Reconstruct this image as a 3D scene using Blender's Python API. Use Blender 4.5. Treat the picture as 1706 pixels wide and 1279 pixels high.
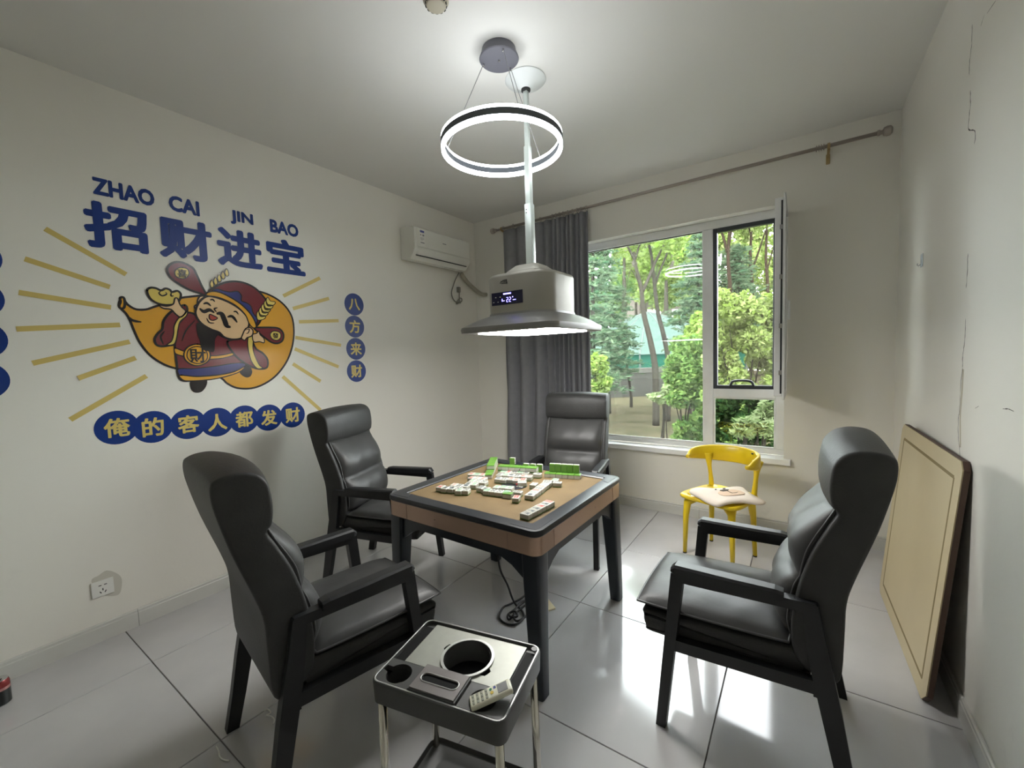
import bpy, bmesh, math, random
import numpy as np
from mathutils import Vector, Matrix

for o in list(bpy.data.objects):
    bpy.data.objects.remove(o)
SC = bpy.context.scene
COL = SC.collection

# ---------------------------------------------------------------- camera, world, light, exposure
FPX = 699.2371
CAM = np.array([3.14135, -3.87711, 1.478])
ROT = np.array([[0.8236375, 0.56609576, -0.03401276],      # right
                [0.00992016, -0.07434709, -0.99718308],    # down
                [-0.56702986, 0.82097997, -0.06685081]])   # forward
cd = bpy.data.cameras.new('camera'); cam = bpy.data.objects.new('camera', cd); COL.objects.link(cam)
cd.sensor_fit = 'HORIZONTAL'; cd.sensor_width = 36.0; cd.lens = FPX / 1706 * 36.0
cd.clip_start = 0.02; cd.clip_end = 200
rt, dn, fw = ROT
cam.matrix_world = Matrix(((rt[0], -dn[0], -fw[0], CAM[0]), (rt[1], -dn[1], -fw[1], CAM[1]),
                           (rt[2], -dn[2], -fw[2], CAM[2]), (0, 0, 0, 1)))
SC.camera = cam

wd = bpy.data.worlds.new('sky'); SC.world = wd; wd.use_nodes = True
bg = wd.node_tree.nodes['Background']
bg.inputs[0].default_value = (0.93, 0.97, 1.0, 1); bg.inputs[1].default_value = 6.2

sd = bpy.data.lights.new('sun', 'SUN'); sd.energy = 2.2; sd.angle = math.radians(6); sd.color = (1, .95, .85)
so = bpy.data.objects.new('sun', sd); COL.objects.link(so)
so.rotation_euler = Vector((0.35, 0.55, -0.95)).to_track_quat('-Z', 'Y').to_euler()

RING_POWER = 5.7     # emission strength of the ring lamp strips
HOOD_POWER = 11.5      # emission strength of the hood panels

vs = SC.view_settings
vs.view_transform = 'Standard'; vs.look = 'None'; vs.gamma = 1.0; vs.exposure = 2.0
vs.use_curve_mapping = False

# ---------------------------------------------------------------- geometry helpers
def ray(u, v):
    return ROT.T @ np.array([(u - 853) / FPX, (v - 639.5) / FPX, 1.0])
def onx(u, v, x):
    d = ray(u, v); return CAM + (x - CAM[0]) / d[0] * d
def ony(u, v, y):
    d = ray(u, v); return CAM + (y - CAM[1]) / d[1] * d
def onz(u, v, z):
    d = ray(u, v); return CAM + (z - CAM[2]) / d[2] * d
def at(u, v, depth):
    return CAM + depth * ray(u, v)

def mesh(name, V, F, smooth=False):
    me = bpy.data.meshes.new(name)
    me.from_pydata([tuple(map(float, v)) for v in V], [], F)
    if smooth:
        me.polygons.foreach_set('use_smooth', [True] * len(me.polygons))
    me.update()
    return me

def add(name, me, mat=None, parent=None, loc=None, rot=None):
    o = bpy.data.objects.new(name, me); COL.objects.link(o)
    if mat is not None and me is not None and not len(me.materials):
        me.materials.append(mat)
    if parent is not None:
        o.parent = parent
    if loc is not None:
        o.location = loc
    if rot is not None:
        o.rotation_euler = rot
    return o

def tag(o, label, cat=None, group=None, kind=None):
    if label: o['label'] = label
    if cat: o['category'] = cat
    if group: o['group'] = group
    if kind: o['kind'] = kind
    return o

def thing(name, label, cat, loc=(0, 0, 0), rz=0.0, group=None, kind=None):
    o = bpy.data.objects.new(name, None); COL.objects.link(o)
    o.empty_display_size = .05
    o.location = loc; o.rotation_euler = (0, 0, rz)
    return tag(o, label, cat, group, kind)

class MB:
    """collects geometry for ONE mesh"""
    def __init__(s): s.V = []; s.F = []
    def raw(s, V, F):
        b = len(s.V); s.V += [tuple(map(float, v)) for v in V]; s.F += [tuple(i + b for i in f) for f in F]; return s
    def box(s, x0, x1, y0, y1, z0, z1, bev=0.0, seg=2, M=None):
        bm = bmesh.new(); bmesh.ops.create_cube(bm, size=1)
        for v in bm.verts:
            v.co = Vector(((x0 + x1) / 2 + v.co.x * (x1 - x0), (y0 + y1) / 2 + v.co.y * (y1 - y0), (z0 + z1) / 2 + v.co.z * (z1 - z0)))
        if bev > 0:
            bmesh.ops.bevel(bm, geom=bm.edges[:], offset=bev, segments=seg, affect='EDGES', profile=.5)
        if M is not None:
            bm.transform(M)
        bm.verts.index_update()
        s.raw([v.co for v in bm.verts], [[v.index for v in f.verts] for f in bm.faces]); bm.free(); return s
    def bar(s, a, b, w, h, w2=None, h2=None, side=(1, 0, 0)):
        """tapered bar from a to b; w across `side`, h across the other axis"""
        a = Vector(a); b = Vector(b); d = (b - a).normalized(); sd = Vector(side); sd = (sd - d * sd.dot(d)).normalized(); up = d.cross(sd)
        w2 = w if w2 is None else w2; h2 = h if h2 is None else h2; V = []
        for p, ww, hh in ((a, w, h), (b, w2, h2)):
            for i, j in ((-1, -1), (1, -1), (1, 1), (-1, 1)):
                V.append(p + sd * ww / 2 * i + up * hh / 2 * j)
        return s.raw(V, [(3, 2, 1, 0), (4, 5, 6, 7), (0, 1, 5, 4), (1, 2, 6, 5), (2, 3, 7, 6), (3, 0, 4, 7)])
    def tube(s, pts, r, n=8, closed=False, caps=True):
        P = [Vector(p) for p in pts]; m = len(P); rs = r if hasattr(r, '__len__') else [r] * m
        V = []; prev = None
        for i in range(m):
            if closed: d = P[(i + 1) % m] - P[i - 1]
            else: d = P[min(i + 1, m - 1)] - P[max(i - 1, 0)]
            d.normalize()
            if prev is None:
                ref = Vector((0, 0, 1)) if abs(d.z) < .9 else Vector((1, 0, 0))
                nrm = d.cross(ref).normalized()
            else:
                nrm = (prev - d * prev.dot(d)).normalized()
            prev = nrm; bn = d.cross(nrm)
            for k in range(n):
                t = 2 * math.pi * k / n
                V.append(P[i] + nrm * math.cos(t) * rs[i] + bn * math.sin(t) * rs[i])
        F = []
        for i in range(m if closed else m - 1):
            j = (i + 1) % m
            for k in range(n):
                l = (k + 1) % n
                F.append((i * n + k, i * n + l, j * n + l, j * n + k))
        if caps and not closed:
            F.append(tuple(range(n - 1, -1, -1))); F.append(tuple((m - 1) * n + k for k in range(n)))
        return s.raw(V, F)
    def lathe(s, prof, n=32, c=(0, 0, 0), M=None, caps=(True, True)):
        V = []; F = []; m = len(prof)
        for r, z in prof:
            for k in range(n):
                t = 2 * math.pi * k / n
                V.append(Vector((c[0] + r * math.cos(t), c[1] + r * math.sin(t), c[2] + z)))
        for i in range(m - 1):
            for k in range(n):
                l = (k + 1) % n
                F.append((i * n + k, i * n + l, (i + 1) * n + l, (i + 1) * n + k))
        if caps[0]: F.append(tuple(range(n - 1, -1, -1)))
        if caps[1]: F.append(tuple((m - 1) * n + k for k in range(n)))
        if M is not None: V = [M @ v for v in V]
        return s.raw(V, F)
    def loft(s, rings, cap=True, closed=True):
        n = len(rings[0]); V = [p for r in rings for p in r]; F = []
        for i in range(len(rings) - 1):
            for k in range(n if closed else n - 1):
                l = (k + 1) % n
                F.append((i * n + k, i * n + l, (i + 1) * n + l, (i + 1) * n + k))
        if cap:
            F.append(tuple(range(n - 1, -1, -1))); F.append(tuple((len(rings) - 1) * n + k for k in range(n)))
        return s.raw(V, F)
    def slab(s, poly, f, t):
        """2D polygon placed by f(a,b,h); thickness t; front face at h=t"""
        bm = bmesh.new()
        vs_ = [bm.verts.new((p[0], p[1], 0)) for p in poly]
        fc = bm.faces.new(vs_); bmesh.ops.triangulate(bm, faces=[fc]); bm.verts.index_update()
        tri = [[v.index for v in q.verts] for q in bm.faces]; bm.free()
        n = len(poly); V = [f(p[0], p[1], t) for p in poly] + [f(p[0], p[1], 0) for p in poly]
        F = [tuple(q) for q in tri] + [tuple(i + n for i in reversed(q)) for q in tri] + [(i, i + n, (i + 1) % n + n, (i + 1) % n) for i in range(n)]
        return s.raw(V, F)
    def me(s, name='m', smooth=False, fix=True):
        me = mesh(name, s.V, s.F, smooth)
        if fix:
            bm = bmesh.new(); bm.from_mesh(me); bmesh.ops.recalc_face_normals(bm, faces=bm.faces[:]); bm.to_mesh(me); bm.free()
        return me
    def put(s, name, mat, parent=None, smooth=False, loc=None, rot=None, auto=None):
        me = s.me(name, smooth or auto is not None)
        if auto is not None:
            me.set_sharp_from_angle(angle=math.radians(auto))
        return add(name, me, mat, parent, loc, rot)

def cat(pts, n=6, closed=False):
    P = [np.array(p, float) for p in pts]; m = len(P); out = []
    for i in range(m if closed else m - 1):
        if closed: a, b, c, d = P[i - 1], P[i], P[(i + 1) % m], P[(i + 2) % m]
        else: a, b, c, d = P[max(i - 1, 0)], P[i], P[i + 1], P[min(i + 2, m - 1)]
        for k in range(n):
            t = k / n
            out.append(.5 * ((2 * b) + (c - a) * t + (2 * a - 5 * b + 4 * c - d) * t * t + (3 * b - a - 3 * c + d) * t ** 3))
    if not closed: out.append(P[-1])
    return out

def rrect(w, h, r, n=5):
    out = []
    for cx, cy, a0 in ((w / 2 - r, h / 2 - r, 0), (-w / 2 + r, h / 2 - r, 90), (-w / 2 + r, -h / 2 + r, 180), (w / 2 - r, -h / 2 + r, 270)):
        for k in range(n + 1):
            t = math.radians(a0 + 90 * k / n); out.append((cx + r * math.cos(t), cy + r * math.sin(t)))
    return out

# ---------------------------------------------------------------- materials
def mat(name, col, rough=.5, metal=0.0, var=0.0, vscale=8.0, bump=0.0, bscale=60.0, spec=.5, emit=None, estr=0.0, coat=0.0, trans=0.0, col2=None):
    m = bpy.data.materials.new(name); m.use_nodes = True; nt = m.node_tree; b = nt.nodes['Principled BSDF']
    b.inputs['Base Color'].default_value = (*col, 1); b.inputs['Roughness'].default_value = rough; b.inputs['Metallic'].default_value = metal
    b.inputs['Specular IOR Level'].default_value = spec; b.inputs['Coat Weight'].default_value = coat
    if emit: b.inputs['Emission Color'].default_value = (*emit, 1); b.inputs['Emission Strength'].default_value = estr
    tc = None
    if var > 0 or bump > 0:
        tc = nt.nodes.new('ShaderNodeTexCoord')
    if var > 0:
        nz = nt.nodes.new('ShaderNodeTexNoise'); nz.inputs['Scale'].default_value = vscale; nz.inputs['Detail'].default_value = 4
        nt.links.new(tc.outputs['Object'], nz.inputs['Vector'])
        rp = nt.nodes.new('ShaderNodeValToRGB')
        c2 = col2 if col2 else tuple(c * (1 - var) for c in col)
        rp.color_ramp.elements[0].position = .3; rp.color_ramp.elements[1].position = .7
        rp.color_ramp.elements[0].color = (*c2, 1); rp.color_ramp.elements[1].color = (*col, 1)
        nt.links.new(nz.outputs['Fac'], rp.inputs['Fac']); nt.links.new(rp.outputs['Color'], b.inputs['Base Color'])
    if bump > 0:
        nb = nt.nodes.new('ShaderNodeTexNoise'); nb.inputs['Scale'].default_value = bscale; nb.inputs['Detail'].default_value = 3
        nt.links.new(tc.outputs['Object'], nb.inputs['Vector'])
        bp = nt.nodes.new('ShaderNodeBump'); bp.inputs['Strength'].default_value = bump; bp.inputs['Distance'].default_value = .004
        nt.links.new(nb.outputs['Fac'], bp.inputs['Height']); nt.links.new(bp.outputs['Normal'], b.inputs['Normal'])
    return m

def emission(name, col, s):
    m = bpy.data.materials.new(name); m.use_nodes = True; nt = m.node_tree; nt.nodes.clear()
    e = nt.nodes.new('ShaderNodeEmission'); e.inputs[0].default_value = (*col, 1); e.inputs[1].default_value = s
    o = nt.nodes.new('ShaderNodeOutputMaterial'); nt.links.new(e.outputs[0], o.inputs[0]); return m

def glass(name, tint=(.97, 1, .985), dirt=0.0, rough=0.0):
    m = bpy.data.materials.new(name); m.use_nodes = True; nt = m.node_tree; nt.nodes.clear()
    t = nt.nodes.new('ShaderNodeBsdfTransparent'); t.inputs[0].default_value = (*tint, 1)
    g = nt.nodes.new('ShaderNodeBsdfGlossy'); g.inputs['Roughness'].default_value = rough
    fr = nt.nodes.new('ShaderNodeFresnel'); fr.inputs[0].default_value = 1.45
    mx = nt.nodes.new('ShaderNodeMixShader'); o = nt.nodes.new('ShaderNodeOutputMaterial')
    nt.links.new(fr.outputs[0], mx.inputs[0]); nt.links.new(t.outputs[0], mx.inputs[1]); nt.links.new(g.outputs[0], mx.inputs[2])
    if dirt:
        tr = nt.nodes.new('ShaderNodeBsdfTranslucent'); tr.inputs[0].default_value = (.55, .58, .52, 1); m2 = nt.nodes.new('ShaderNodeMixShader'); m2.inputs[0].default_value = dirt
        nt.links.new(mx.outputs[0], m2.inputs[1]); nt.links.new(tr.outputs[0], m2.inputs[2]); nt.links.new(m2.outputs[0], o.inputs[0])
    else:
        nt.links.new(mx.outputs[0], o.inputs[0])
    return m

def mesh_screen(name):
    m = bpy.data.materials.new(name); m.use_nodes = True; nt = m.node_tree; nt.nodes.clear()
    t = nt.nodes.new('ShaderNodeBsdfTransparent'); d = nt.nodes.new('ShaderNodeBsdfDiffuse'); d.inputs[0].default_value = (.32, .30, .26, 1)
    mx = nt.nodes.new('ShaderNodeMixShader'); mx.inputs[0].default_value = .22; o = nt.nodes.new('ShaderNodeOutputMaterial')
    nt.links.new(t.outputs[0], mx.inputs[1]); nt.links.new(d.outputs[0], mx.inputs[2]); nt.links.new(mx.outputs[0], o.inputs[0]); return m

def wall_paint(name, col, seed):
    """off-white emulsion with scuffs low on the wall"""
    m = mat(name, col, .55, spec=.3, bump=.12, bscale=45); nt = m.node_tree; b = nt.nodes['Principled BSDF']
    tc = nt.nodes.new('ShaderNodeTexCoord'); n1 = nt.nodes.new('ShaderNodeTexNoise'); n1.noise_dimensions = '4D'
    n1.inputs['W'].default_value = seed; n1.inputs['Scale'].default_value = 5; n1.inputs['Detail'].default_value = 6; n1.inputs['Roughness'].default_value = .65
    nt.links.new(tc.outputs['Object'], n1.inputs['Vector'])
    r1 = nt.nodes.new('ShaderNodeValToRGB'); r1.color_ramp.elements[0].position = .60; r1.color_ramp.elements[1].position = .80
    nt.links.new(n1.outputs['Fac'], r1.inputs['Fac'])
    sx = nt.nodes.new('ShaderNodeSeparateXYZ'); nt.links.new(tc.outputs['Object'], sx.inputs[0])
    mr = nt.nodes.new('ShaderNodeMapRange'); mr.inputs['From Min'].default_value = .1; mr.inputs['From Max'].default_value = .9
    mr.inputs['To Min'].default_value = .30; mr.inputs['To Max'].default_value = .02; nt.links.new(sx.outputs['Z'], mr.inputs['Value'])
    mu = nt.nodes.new('ShaderNodeMath'); mu.operation = 'MULTIPLY'; nt.links.new(r1.outputs['Color'], mu.inputs[0]); nt.links.new(mr.outputs[0], mu.inputs[1])
    mx = nt.nodes.new('ShaderNodeMix'); mx.data_type = 'RGBA'; mx.inputs['A'].default_value = (*col, 1); mx.inputs['B'].default_value = (.33, .31, .27, 1)
    nt.links.new(mu.outputs[0], mx.inputs['Factor']); nt.links.new(mx.outputs['Result'], b.inputs['Base Color']); return m

def leaf_mat(name, c1, c2, trans=.35):
    m = bpy.data.materials.new(name); m.use_nodes = True; nt = m.node_tree; nt.nodes.clear()
    gm = nt.nodes.new('ShaderNodeNewGeometry'); rp = nt.nodes.new('ShaderNodeValToRGB')
    rp.color_ramp.elements[0].color = (*c1, 1); rp.color_ramp.elements[1].color = (*c2, 1)
    nt.links.new(gm.outputs['Random Per Island'], rp.inputs['Fac'])
    d = nt.nodes.new('ShaderNodeBsdfDiffuse'); t = nt.nodes.new('ShaderNodeBsdfTranslucent'); mx = nt.nodes.new('ShaderNodeMixShader'); mx.inputs[0].default_value = trans
    o = nt.nodes.new('ShaderNodeOutputMaterial'); nt.links.new(rp.outputs[0], d.inputs[0]); nt.links.new(rp.outputs[0], t.inputs[0])
    nt.links.new(d.outputs[0], mx.inputs[1]); nt.links.new(t.outputs[0], mx.inputs[2]); nt.links.new(mx.outputs[0], o.inputs[0]); return m

M = {}
WALLC = (.80, .775, .70)
M['wall_l'] = wall_paint('left wall paint', WALLC, 1.0)
M['wall_b'] = wall_paint('window wall paint', WALLC, 4.0)
M['wall_r'] = wall_paint('right wall paint', (.79, .765, .70), 7.0)
M['ceil'] = mat('ceiling paint', (.80, .79, .755), .6, spec=.2, bump=.05, bscale=30)
M['tile'] = mat('polished grey porcelain', (.55, .54, .54), .085, var=.10, vscale=3.0, spec=.55)
M['grout'] = mat('dark grout', (.16, .15, .14), .8)
M['skirt'] = mat('skirting tile', (.62, .615, .57), .25, var=.06, vscale=5)
M['white_frame'] = mat('white window frame', (.80, .80, .78), .35, var=.05, vscale=12)
M['sill'] = mat('sill stone', (.86, .86, .84), .3)
M['dark_alu'] = mat('dark screen frame', (.025, .03, .035), .4)
M['seal'] = mat('black gasket', (.02, .02, .02), .6)
M['glass'] = glass('window glass')
M['glass_dusty'] = glass('dusty window glass', dirt=.010)
M['mesh'] = mesh_screen('insect mesh')
M['leather'] = mat('black leather', (.034, .034, .033), .52, var=.2, vscale=14, bump=.25, bscale=120, spec=.45)
M['leather_seat'] = mat('black leather cushion', (.046, .046, .045), .48, var=.2, vscale=10, bump=.35, bscale=14, spec=.5)
M['piping'] = mat('leather piping', (.06, .06, .06), .4)
M['blackwood'] = mat('black lacquered wood', (.010, .0105, .012), .42, var=.2, vscale=20)
M['table_black'] = mat('black table rim', (.014, .016, .020), .30, var=.15, vscale=20)
M['table_leg'] = mat('table leg blue black', (.018, .024, .032), .35)
M['copper'] = mat('rose gold laminate', (.55, .37, .27), .25, metal=.35, var=.08, vscale=3)
M['copper_line'] = mat('laminate seam', (.22, .13, .09), .4)
M['cloth'] = mat('tan table cloth', (.135, .088, .034), .9, var=.20, vscale=9, bump=.2, bscale=200)
M['tile_white'] = mat('mahjong white', (.44, .44, .385), .25)
M['tile_green'] = mat('mahjong green', (.085, .20, .028), .3)
M['ink'] = mat('mahjong ink', (.04, .05, .06), .4)
M['ink_red'] = mat('mahjong red', (.45, .06, .05), .4)
M['ink_green'] = mat('mahjong green ink', (.04, .22, .10), .4)
M['blue'] = mat('royal blue vinyl', (.006, .034, .20), .32, spec=.35)
M['yellow_line'] = mat('gold vinyl', (.62, .47, .14), .4)
M['gold_text'] = mat('pale gold vinyl', (.66, .52, .15), .35)
M['st_orange'] = mat('sticker orange', (.70, .34, .025), .22, spec=.6)
M['st_yellow'] = mat('sticker yellow', (.70, .53, .12), .22, spec=.6)
M['st_red'] = mat('sticker maroon', (.17, .022, .028), .2, spec=.6)
M['st_skin'] = mat('sticker skin', (.74, .50, .27), .22, spec=.6)
M['st_black'] = mat('sticker black', (.012, .008, .008), .22, spec=.6)
M['st_navy'] = mat('sticker navy', (.03, .035, .16), .22, spec=.6)
M['st_lip'] = mat('sticker lip', (.42, .07, .05), .25)
M['ac'] = mat('air conditioner plastic', (.74, .73, .66), .35)
M['ac_dark'] = mat('vent dark', (.03, .03, .03), .6)
M['plastic_white'] = mat('white plastic', (.78, .77, .72), .4)
M['grey_print'] = mat('grey print', (.25, .25, .25), .5)
M['blue_print'] = mat('blue print', (.08, .10, .32), .5)
M['cable_grey'] = mat('grey cable', (.22, .21, .17), .6)
M['cable_black'] = mat('black cable', (.012, .012, .014), .5)
M['pipe'] = mat('wrapped pipe tape', (.42, .39, .30), .7, var=.15, vscale=30)
M['curtain'] = mat('grey curtain cloth', (.25, .25, .265), .75, var=.1, vscale=20, spec=.3)
M['rod'] = mat('brushed rod', (.42, .37, .33), .4, metal=.6)
M['brass'] = mat('dull brass', (.45, .33, .16), .4, metal=.6)
M['hood'] = mat('champagne metal', (.36, .345, .295), .42, metal=.3)
M['hood_rim'] = mat('grey metal rim', (.25, .245, .23), .38, metal=.35)
M['hood_pole'] = mat('pale painted pole', (.62, .68, .64), .35, metal=.2)
M['hood_plate'] = mat('white ceiling plate', (.80, .83, .82), .4)
M['display'] = mat('dark display glass', (.015, .015, .045), .12)
M['led_blue'] = emission('blue led', (.18, .16, 1.0), 2.2)
M['hood_light'] = emission('hood light panel', (1.0, .985, .95), HOOD_POWER)
M['ring_light'] = emission('ring light', (.93, .97, 1.0), RING_POWER)
M['lamp_grey'] = mat('lamp grey', (.13, .13, .155), .4)
M['ring_mid'] = mat('ring metal', (.10, .11, .125), .5)
M['steel'] = mat('steel', (.6, .6, .6), .25, metal=1)
M['wire'] = mat('thin steel wire', (.30, .30, .30), .4, metal=.7)
M['trolley'] = mat('grey trolley plastic', (.062, .062, .060), .42, spec=.4)
M['trolley_panel'] = mat('brushed trolley panel', (.30, .305, .27), .45, metal=.5, var=.08, vscale=30)
M['trolley_lid'] = mat('tissue lid', (.17, .155, .15), .38, metal=.3)
M['trolley_edge'] = mat('light trim', (.40, .40, .385), .35, metal=.5)
M['black_hole'] = mat('black insert', (.006, .006, .006), .6, spec=.1)
M['chrome'] = mat('chrome', (.62, .60, .55), .12, metal=1)
M['inner_steel'] = mat('bucket steel', (.30, .30, .29), .25, metal=.8)
M['yellow'] = mat('yellow plastic', (.78, .56, .012), .35, var=.04, vscale=6)
M['cushion'] = mat('cream cushion', (.80, .70, .60), .85)
M['cushion_nose'] = mat('peach print', (.74, .55, .40), .85)
M['cushion_dark'] = mat('brown print', (.11, .09, .07), .85)
M['board'] = mat('cream board', (.56, .465, .285), .5, var=.08, vscale=3)
M['board_edge'] = mat('brown board edge', (.09, .05, .035), .6)
M['groove'] = mat('board groove', (.22, .165, .07), .7)
M['can_red'] = mat('can red', (.30, .05, .05), .25, metal=.5)
M['can_pink'] = mat('can rim', (.45, .22, .20), .3, metal=.4)
M['can_black'] = mat('can black', (.015, .018, .017), .3)
M['can_grey'] = mat('can grey', (.22, .24, .23), .4)
M['crack'] = mat('crack', (.10, .09, .08), .9)
M['crack_pale'] = mat('old filler', (.52, .47, .36), .8)
M['stain'] = mat('damp stain', (.58, .555, .48), .7)
M['hook'] = mat('hook plate', (.36, .40, .43), .3, metal=.4)
M['cream_pad'] = mat('cream pad', (.72, .64, .42), .6)
M['remote'] = mat('remote plastic', (.74, .73, .60), .4)
M['remote_btn'] = mat('remote buttons', (.33, .34, .28), .5)
M['smoke'] = mat('detector', (.45, .41, .31), .5)

# ---------------------------------------------------------------- room shell
RW, RH, RB = 3.676, 3.02, -5.4           # right wall x, ceiling z, wall behind the camera y
WX0, WX1, WZ0, WZ1 = 0.95, 3.035, 0.60, 2.56    # window opening
WT = 0.26

floor_o = MB().box(-.12, RW + .12, RB - .12, 0, -.12, -.006).put('floor', M['grout'])
tag(floor_o, 'floor of large polished light grey porcelain tiles with dark joints', 'floor', kind='structure')
xs = [0, .456, 1.263, 2.070, 2.871, RW]; ys = [0]
y = -.90
while y > RB:
    ys.append(y); y -= .79
ys.append(RB)
tile_cache = {}
for i in range(len(xs) - 1):
    for j in range(len(ys) - 1):
        w = xs[i + 1] - xs[i] - .0045; d = ys[j] - ys[j + 1] - .0045
        k = (round(w, 3), round(d, 3))
        if k not in tile_cache:
            tile_cache[k] = MB().box(-w / 2, w / 2, -d / 2, d / 2, -.008, 0, .0012, 1).me('floor_tile')
        add('tile', tile_cache[k], M['tile'], floor_o, ((xs[i] + xs[i + 1]) / 2, (ys[j] + ys[j + 1]) / 2, 0))

tag(MB().box(-.12, RW + .12, RB - .12, WT, RH, RH + .12).put('ceiling', M['ceil']), 'plain white painted ceiling', 'ceiling', kind='structure')
wl = tag(MB().box(-.12, 0, RB - .12, WT, -.12, RH).put('wall_left', M['wall_l']), 'off-white wall carrying the blue and yellow stickers', 'wall', kind='structure')
wr = tag(MB().box(RW, RW + .12, RB - .12, WT, -.12, RH).put('wall_right', M['wall_r']), 'off-white wall with a long vertical crack', 'wall', kind='structure')
tag(MB().box(0, RW, RB - .12, RB, -.12, RH).put('wall_front', M['wall_l']), 'plain off-white wall behind the viewer', 'wall', kind='structure')
wb = MB()
wb.box(0, WX0, 0, WT, -.12, RH); wb.box(WX1, RW, 0, WT, -.12, RH)
wb.box(WX0, WX1, 0, WT, WZ1, RH); wb.box(WX0, WX1, 0, WT, -.12, WZ0 - .045)
tag(wb.put('wall_back', M['wall_b']), 'off-white wall around the big window', 'wall', kind='structure')

def baseboard(name, a, b, nrm, label):
    root = thing(name, label, 'baseboard', kind='structure')
    a = np.array(a, float); b = np.array(b, float); L = np.linalg.norm(b - a); d = (b - a) / L; n = np.array(nrm, float)
    k = 0.0
    while k < L - .01:
        e = min(k + .8, L)
        p = a + d * (k + .001); q = a + d * (e - .001); m = MB()
        # profile: stepped top edge
        prof = [(0, 0), (.014, 0), (.014, .078), (.011, .082), (.011, .094), (.006, .099), (0, .099)]
        r1 = [(*(p + n * t), z) for t, z in prof]; r2 = [(*(q + n * t), z) for t, z in prof]
        m.loft([r1, r2]); m.put('skirting_tile', M['skirt'], root); k = e
    return root
baseboard('baseboard_left', (0, -.01), (0, RB), (1, 0), 'pale skirting along the sticker wall')
baseboard('baseboard_back', (.015, 0), (RW - .015, 0), (0, -1), 'pale skirting under the window')
baseboard('baseboard_right', (RW, -.02), (RW, RB), (-1, 0), 'pale skirting along the cracked wall')

# cracks, stains and scuffs on the walls
def ribbon(pts, wid, f, t=.0006):
    P = [np.array(p, float) for p in pts]; L = []; R_ = []
    for i, p in enumerate(P):
        d = P[min(i + 1, len(P) - 1)] - P[max(i - 1, 0)]; d /= np.linalg.norm(d) + 1e-9
        n = np.array([-d[1], d[0]]); w = wid[i] if hasattr(wid, '__len__') else wid
        L.append(p + n * w / 2); R_.append(p - n * w / 2)
    V = [f(*p, t) for p in L] + [f(*p, t) for p in R_]; n = len(P)
    return V, [(i, i + 1, n + i + 1, n + i) for i in range(n - 1)]
fr = lambda a, b, h: (RW - h, a, b)
random.seed(3)
for seq, w in (([(1620, 40), (1619, 72), (1616, 100), (1615, 125)], .006), ([(1617, 150), (1617, 172), (1615, 195), (1614, 215), (1625, 218), (1624, 240)], .007),
               ([(1640, 25), (1634, 44)], .004), ([(1660, 0), (1645, 22)], .003), ([(1613, 422), (1612, 450), (1610, 480)], .008),
               ([(1609, 530), (1608, 560), (1606, 580), (1604, 595), (1604, 612)], .007), ([(1604, 612), (1601, 640), (1599, 680), (1597, 700), (1597, 730), (1599, 750), (1599, 790)], .006),
               ([(1671, 681), (1680, 681), (1689, 685)], .004), ([(1625, 680), (1631, 676)], .003)):
    pts = []
    for u, v in seq:
        p = onx(u, v, RW); pts.append((p[1], p[2]))
    pts = cat(pts, 5); pts = [(a + random.uniform(-.003, .003), b) for a, b in pts]
    ws = [w * random.uniform(.35, 1) for _ in pts]; ws[0] = ws[-1] = .001
    V, F = ribbon(pts, ws, fr); MB().raw(V, F).put('crack', M['crack'], wr)
pts = [onx(u, v, RW)[1:] for u, v in ((1605, 615), (1603, 650), (1600, 690), (1600, 720), (1600, 745))]
V, F = ribbon(cat(pts, 4), .018, fr, .0003); MB().raw(V, F).put('crack_filler', M['crack_pale'], wr)
fl = lambda a, b, h: (h, a, b)
pts = [onx(u, v, 0)[1:] for u, v in ((152, 968), (165, 958), (178, 950), (195, 955), (203, 965), (201, 985), (192, 992), (170, 990))]
MB().slab(cat(pts, 4, True), fl, .0006).put('stain', M['stain'], wl)

# wall hook plate
p0 = onx(1537, 421, RW); p1 = onx(1536, 446, RW)
hk = thing('wall_hook', 'small grey adhesive hook plate high on the cracked wall', 'hook', (RW, (p0[1] + p1[1]) / 2, (p0[2] + p1[2]) / 2))
MB().box(-.004, 0, -.022, .022, -.035, .035, .003, 2).put('plate', M['hook'], hk)
MB().tube([(-.004, .015, -.02), (-.012, .018, -.026), (-.016, .02, -.02), (-.015, .021, -.012)], .0025, 6).put('hook', M['steel'], hk, True)

# ---------------------------------------------------------------- window
wn = thing('window_1', 'wide white framed window with one sash swung open inward', 'window', kind='structure')
def wpart(name, boxes, m, parent=None, bev=.004):
    b = MB()
    for q in boxes: b.box(*q, bev, 1)
    return b.put(name, M[m], parent or wn)
FY0, FY1 = .10, .17
MX0, MX1 = 2.43, 2.515           # mullion
TZ0, TZ1 = 1.06, 1.135           # transom
wpart('frame', [(WX0, WX1, FY0, FY1, WZ1 - .07, WZ1), (WX0, WX1, FY0, FY1, WZ0, WZ0 + .045), (WX0, WX0 + .06, FY0, FY1, WZ0 + .045, WZ1 - .07), (WX1 - .06, WX1, FY0, FY1, WZ0 + .045, WZ1 - .07)], 'white_frame')
wpart('mullion', [(MX0, MX1, FY0 - .005, FY1, WZ0 + .045, WZ1 - .07)], 'white_frame')
wpart('transom', [(MX1, WX1 - .06, FY0 - .005, FY1, TZ0, TZ1)], 'white_frame')
wpart('glazing_bead', [(WX0 + .06, MX0, FY0 + .012, FY0 + .03, WZ0 + .045, WZ0 + .058)], 'white_frame', bev=.002)
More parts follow.
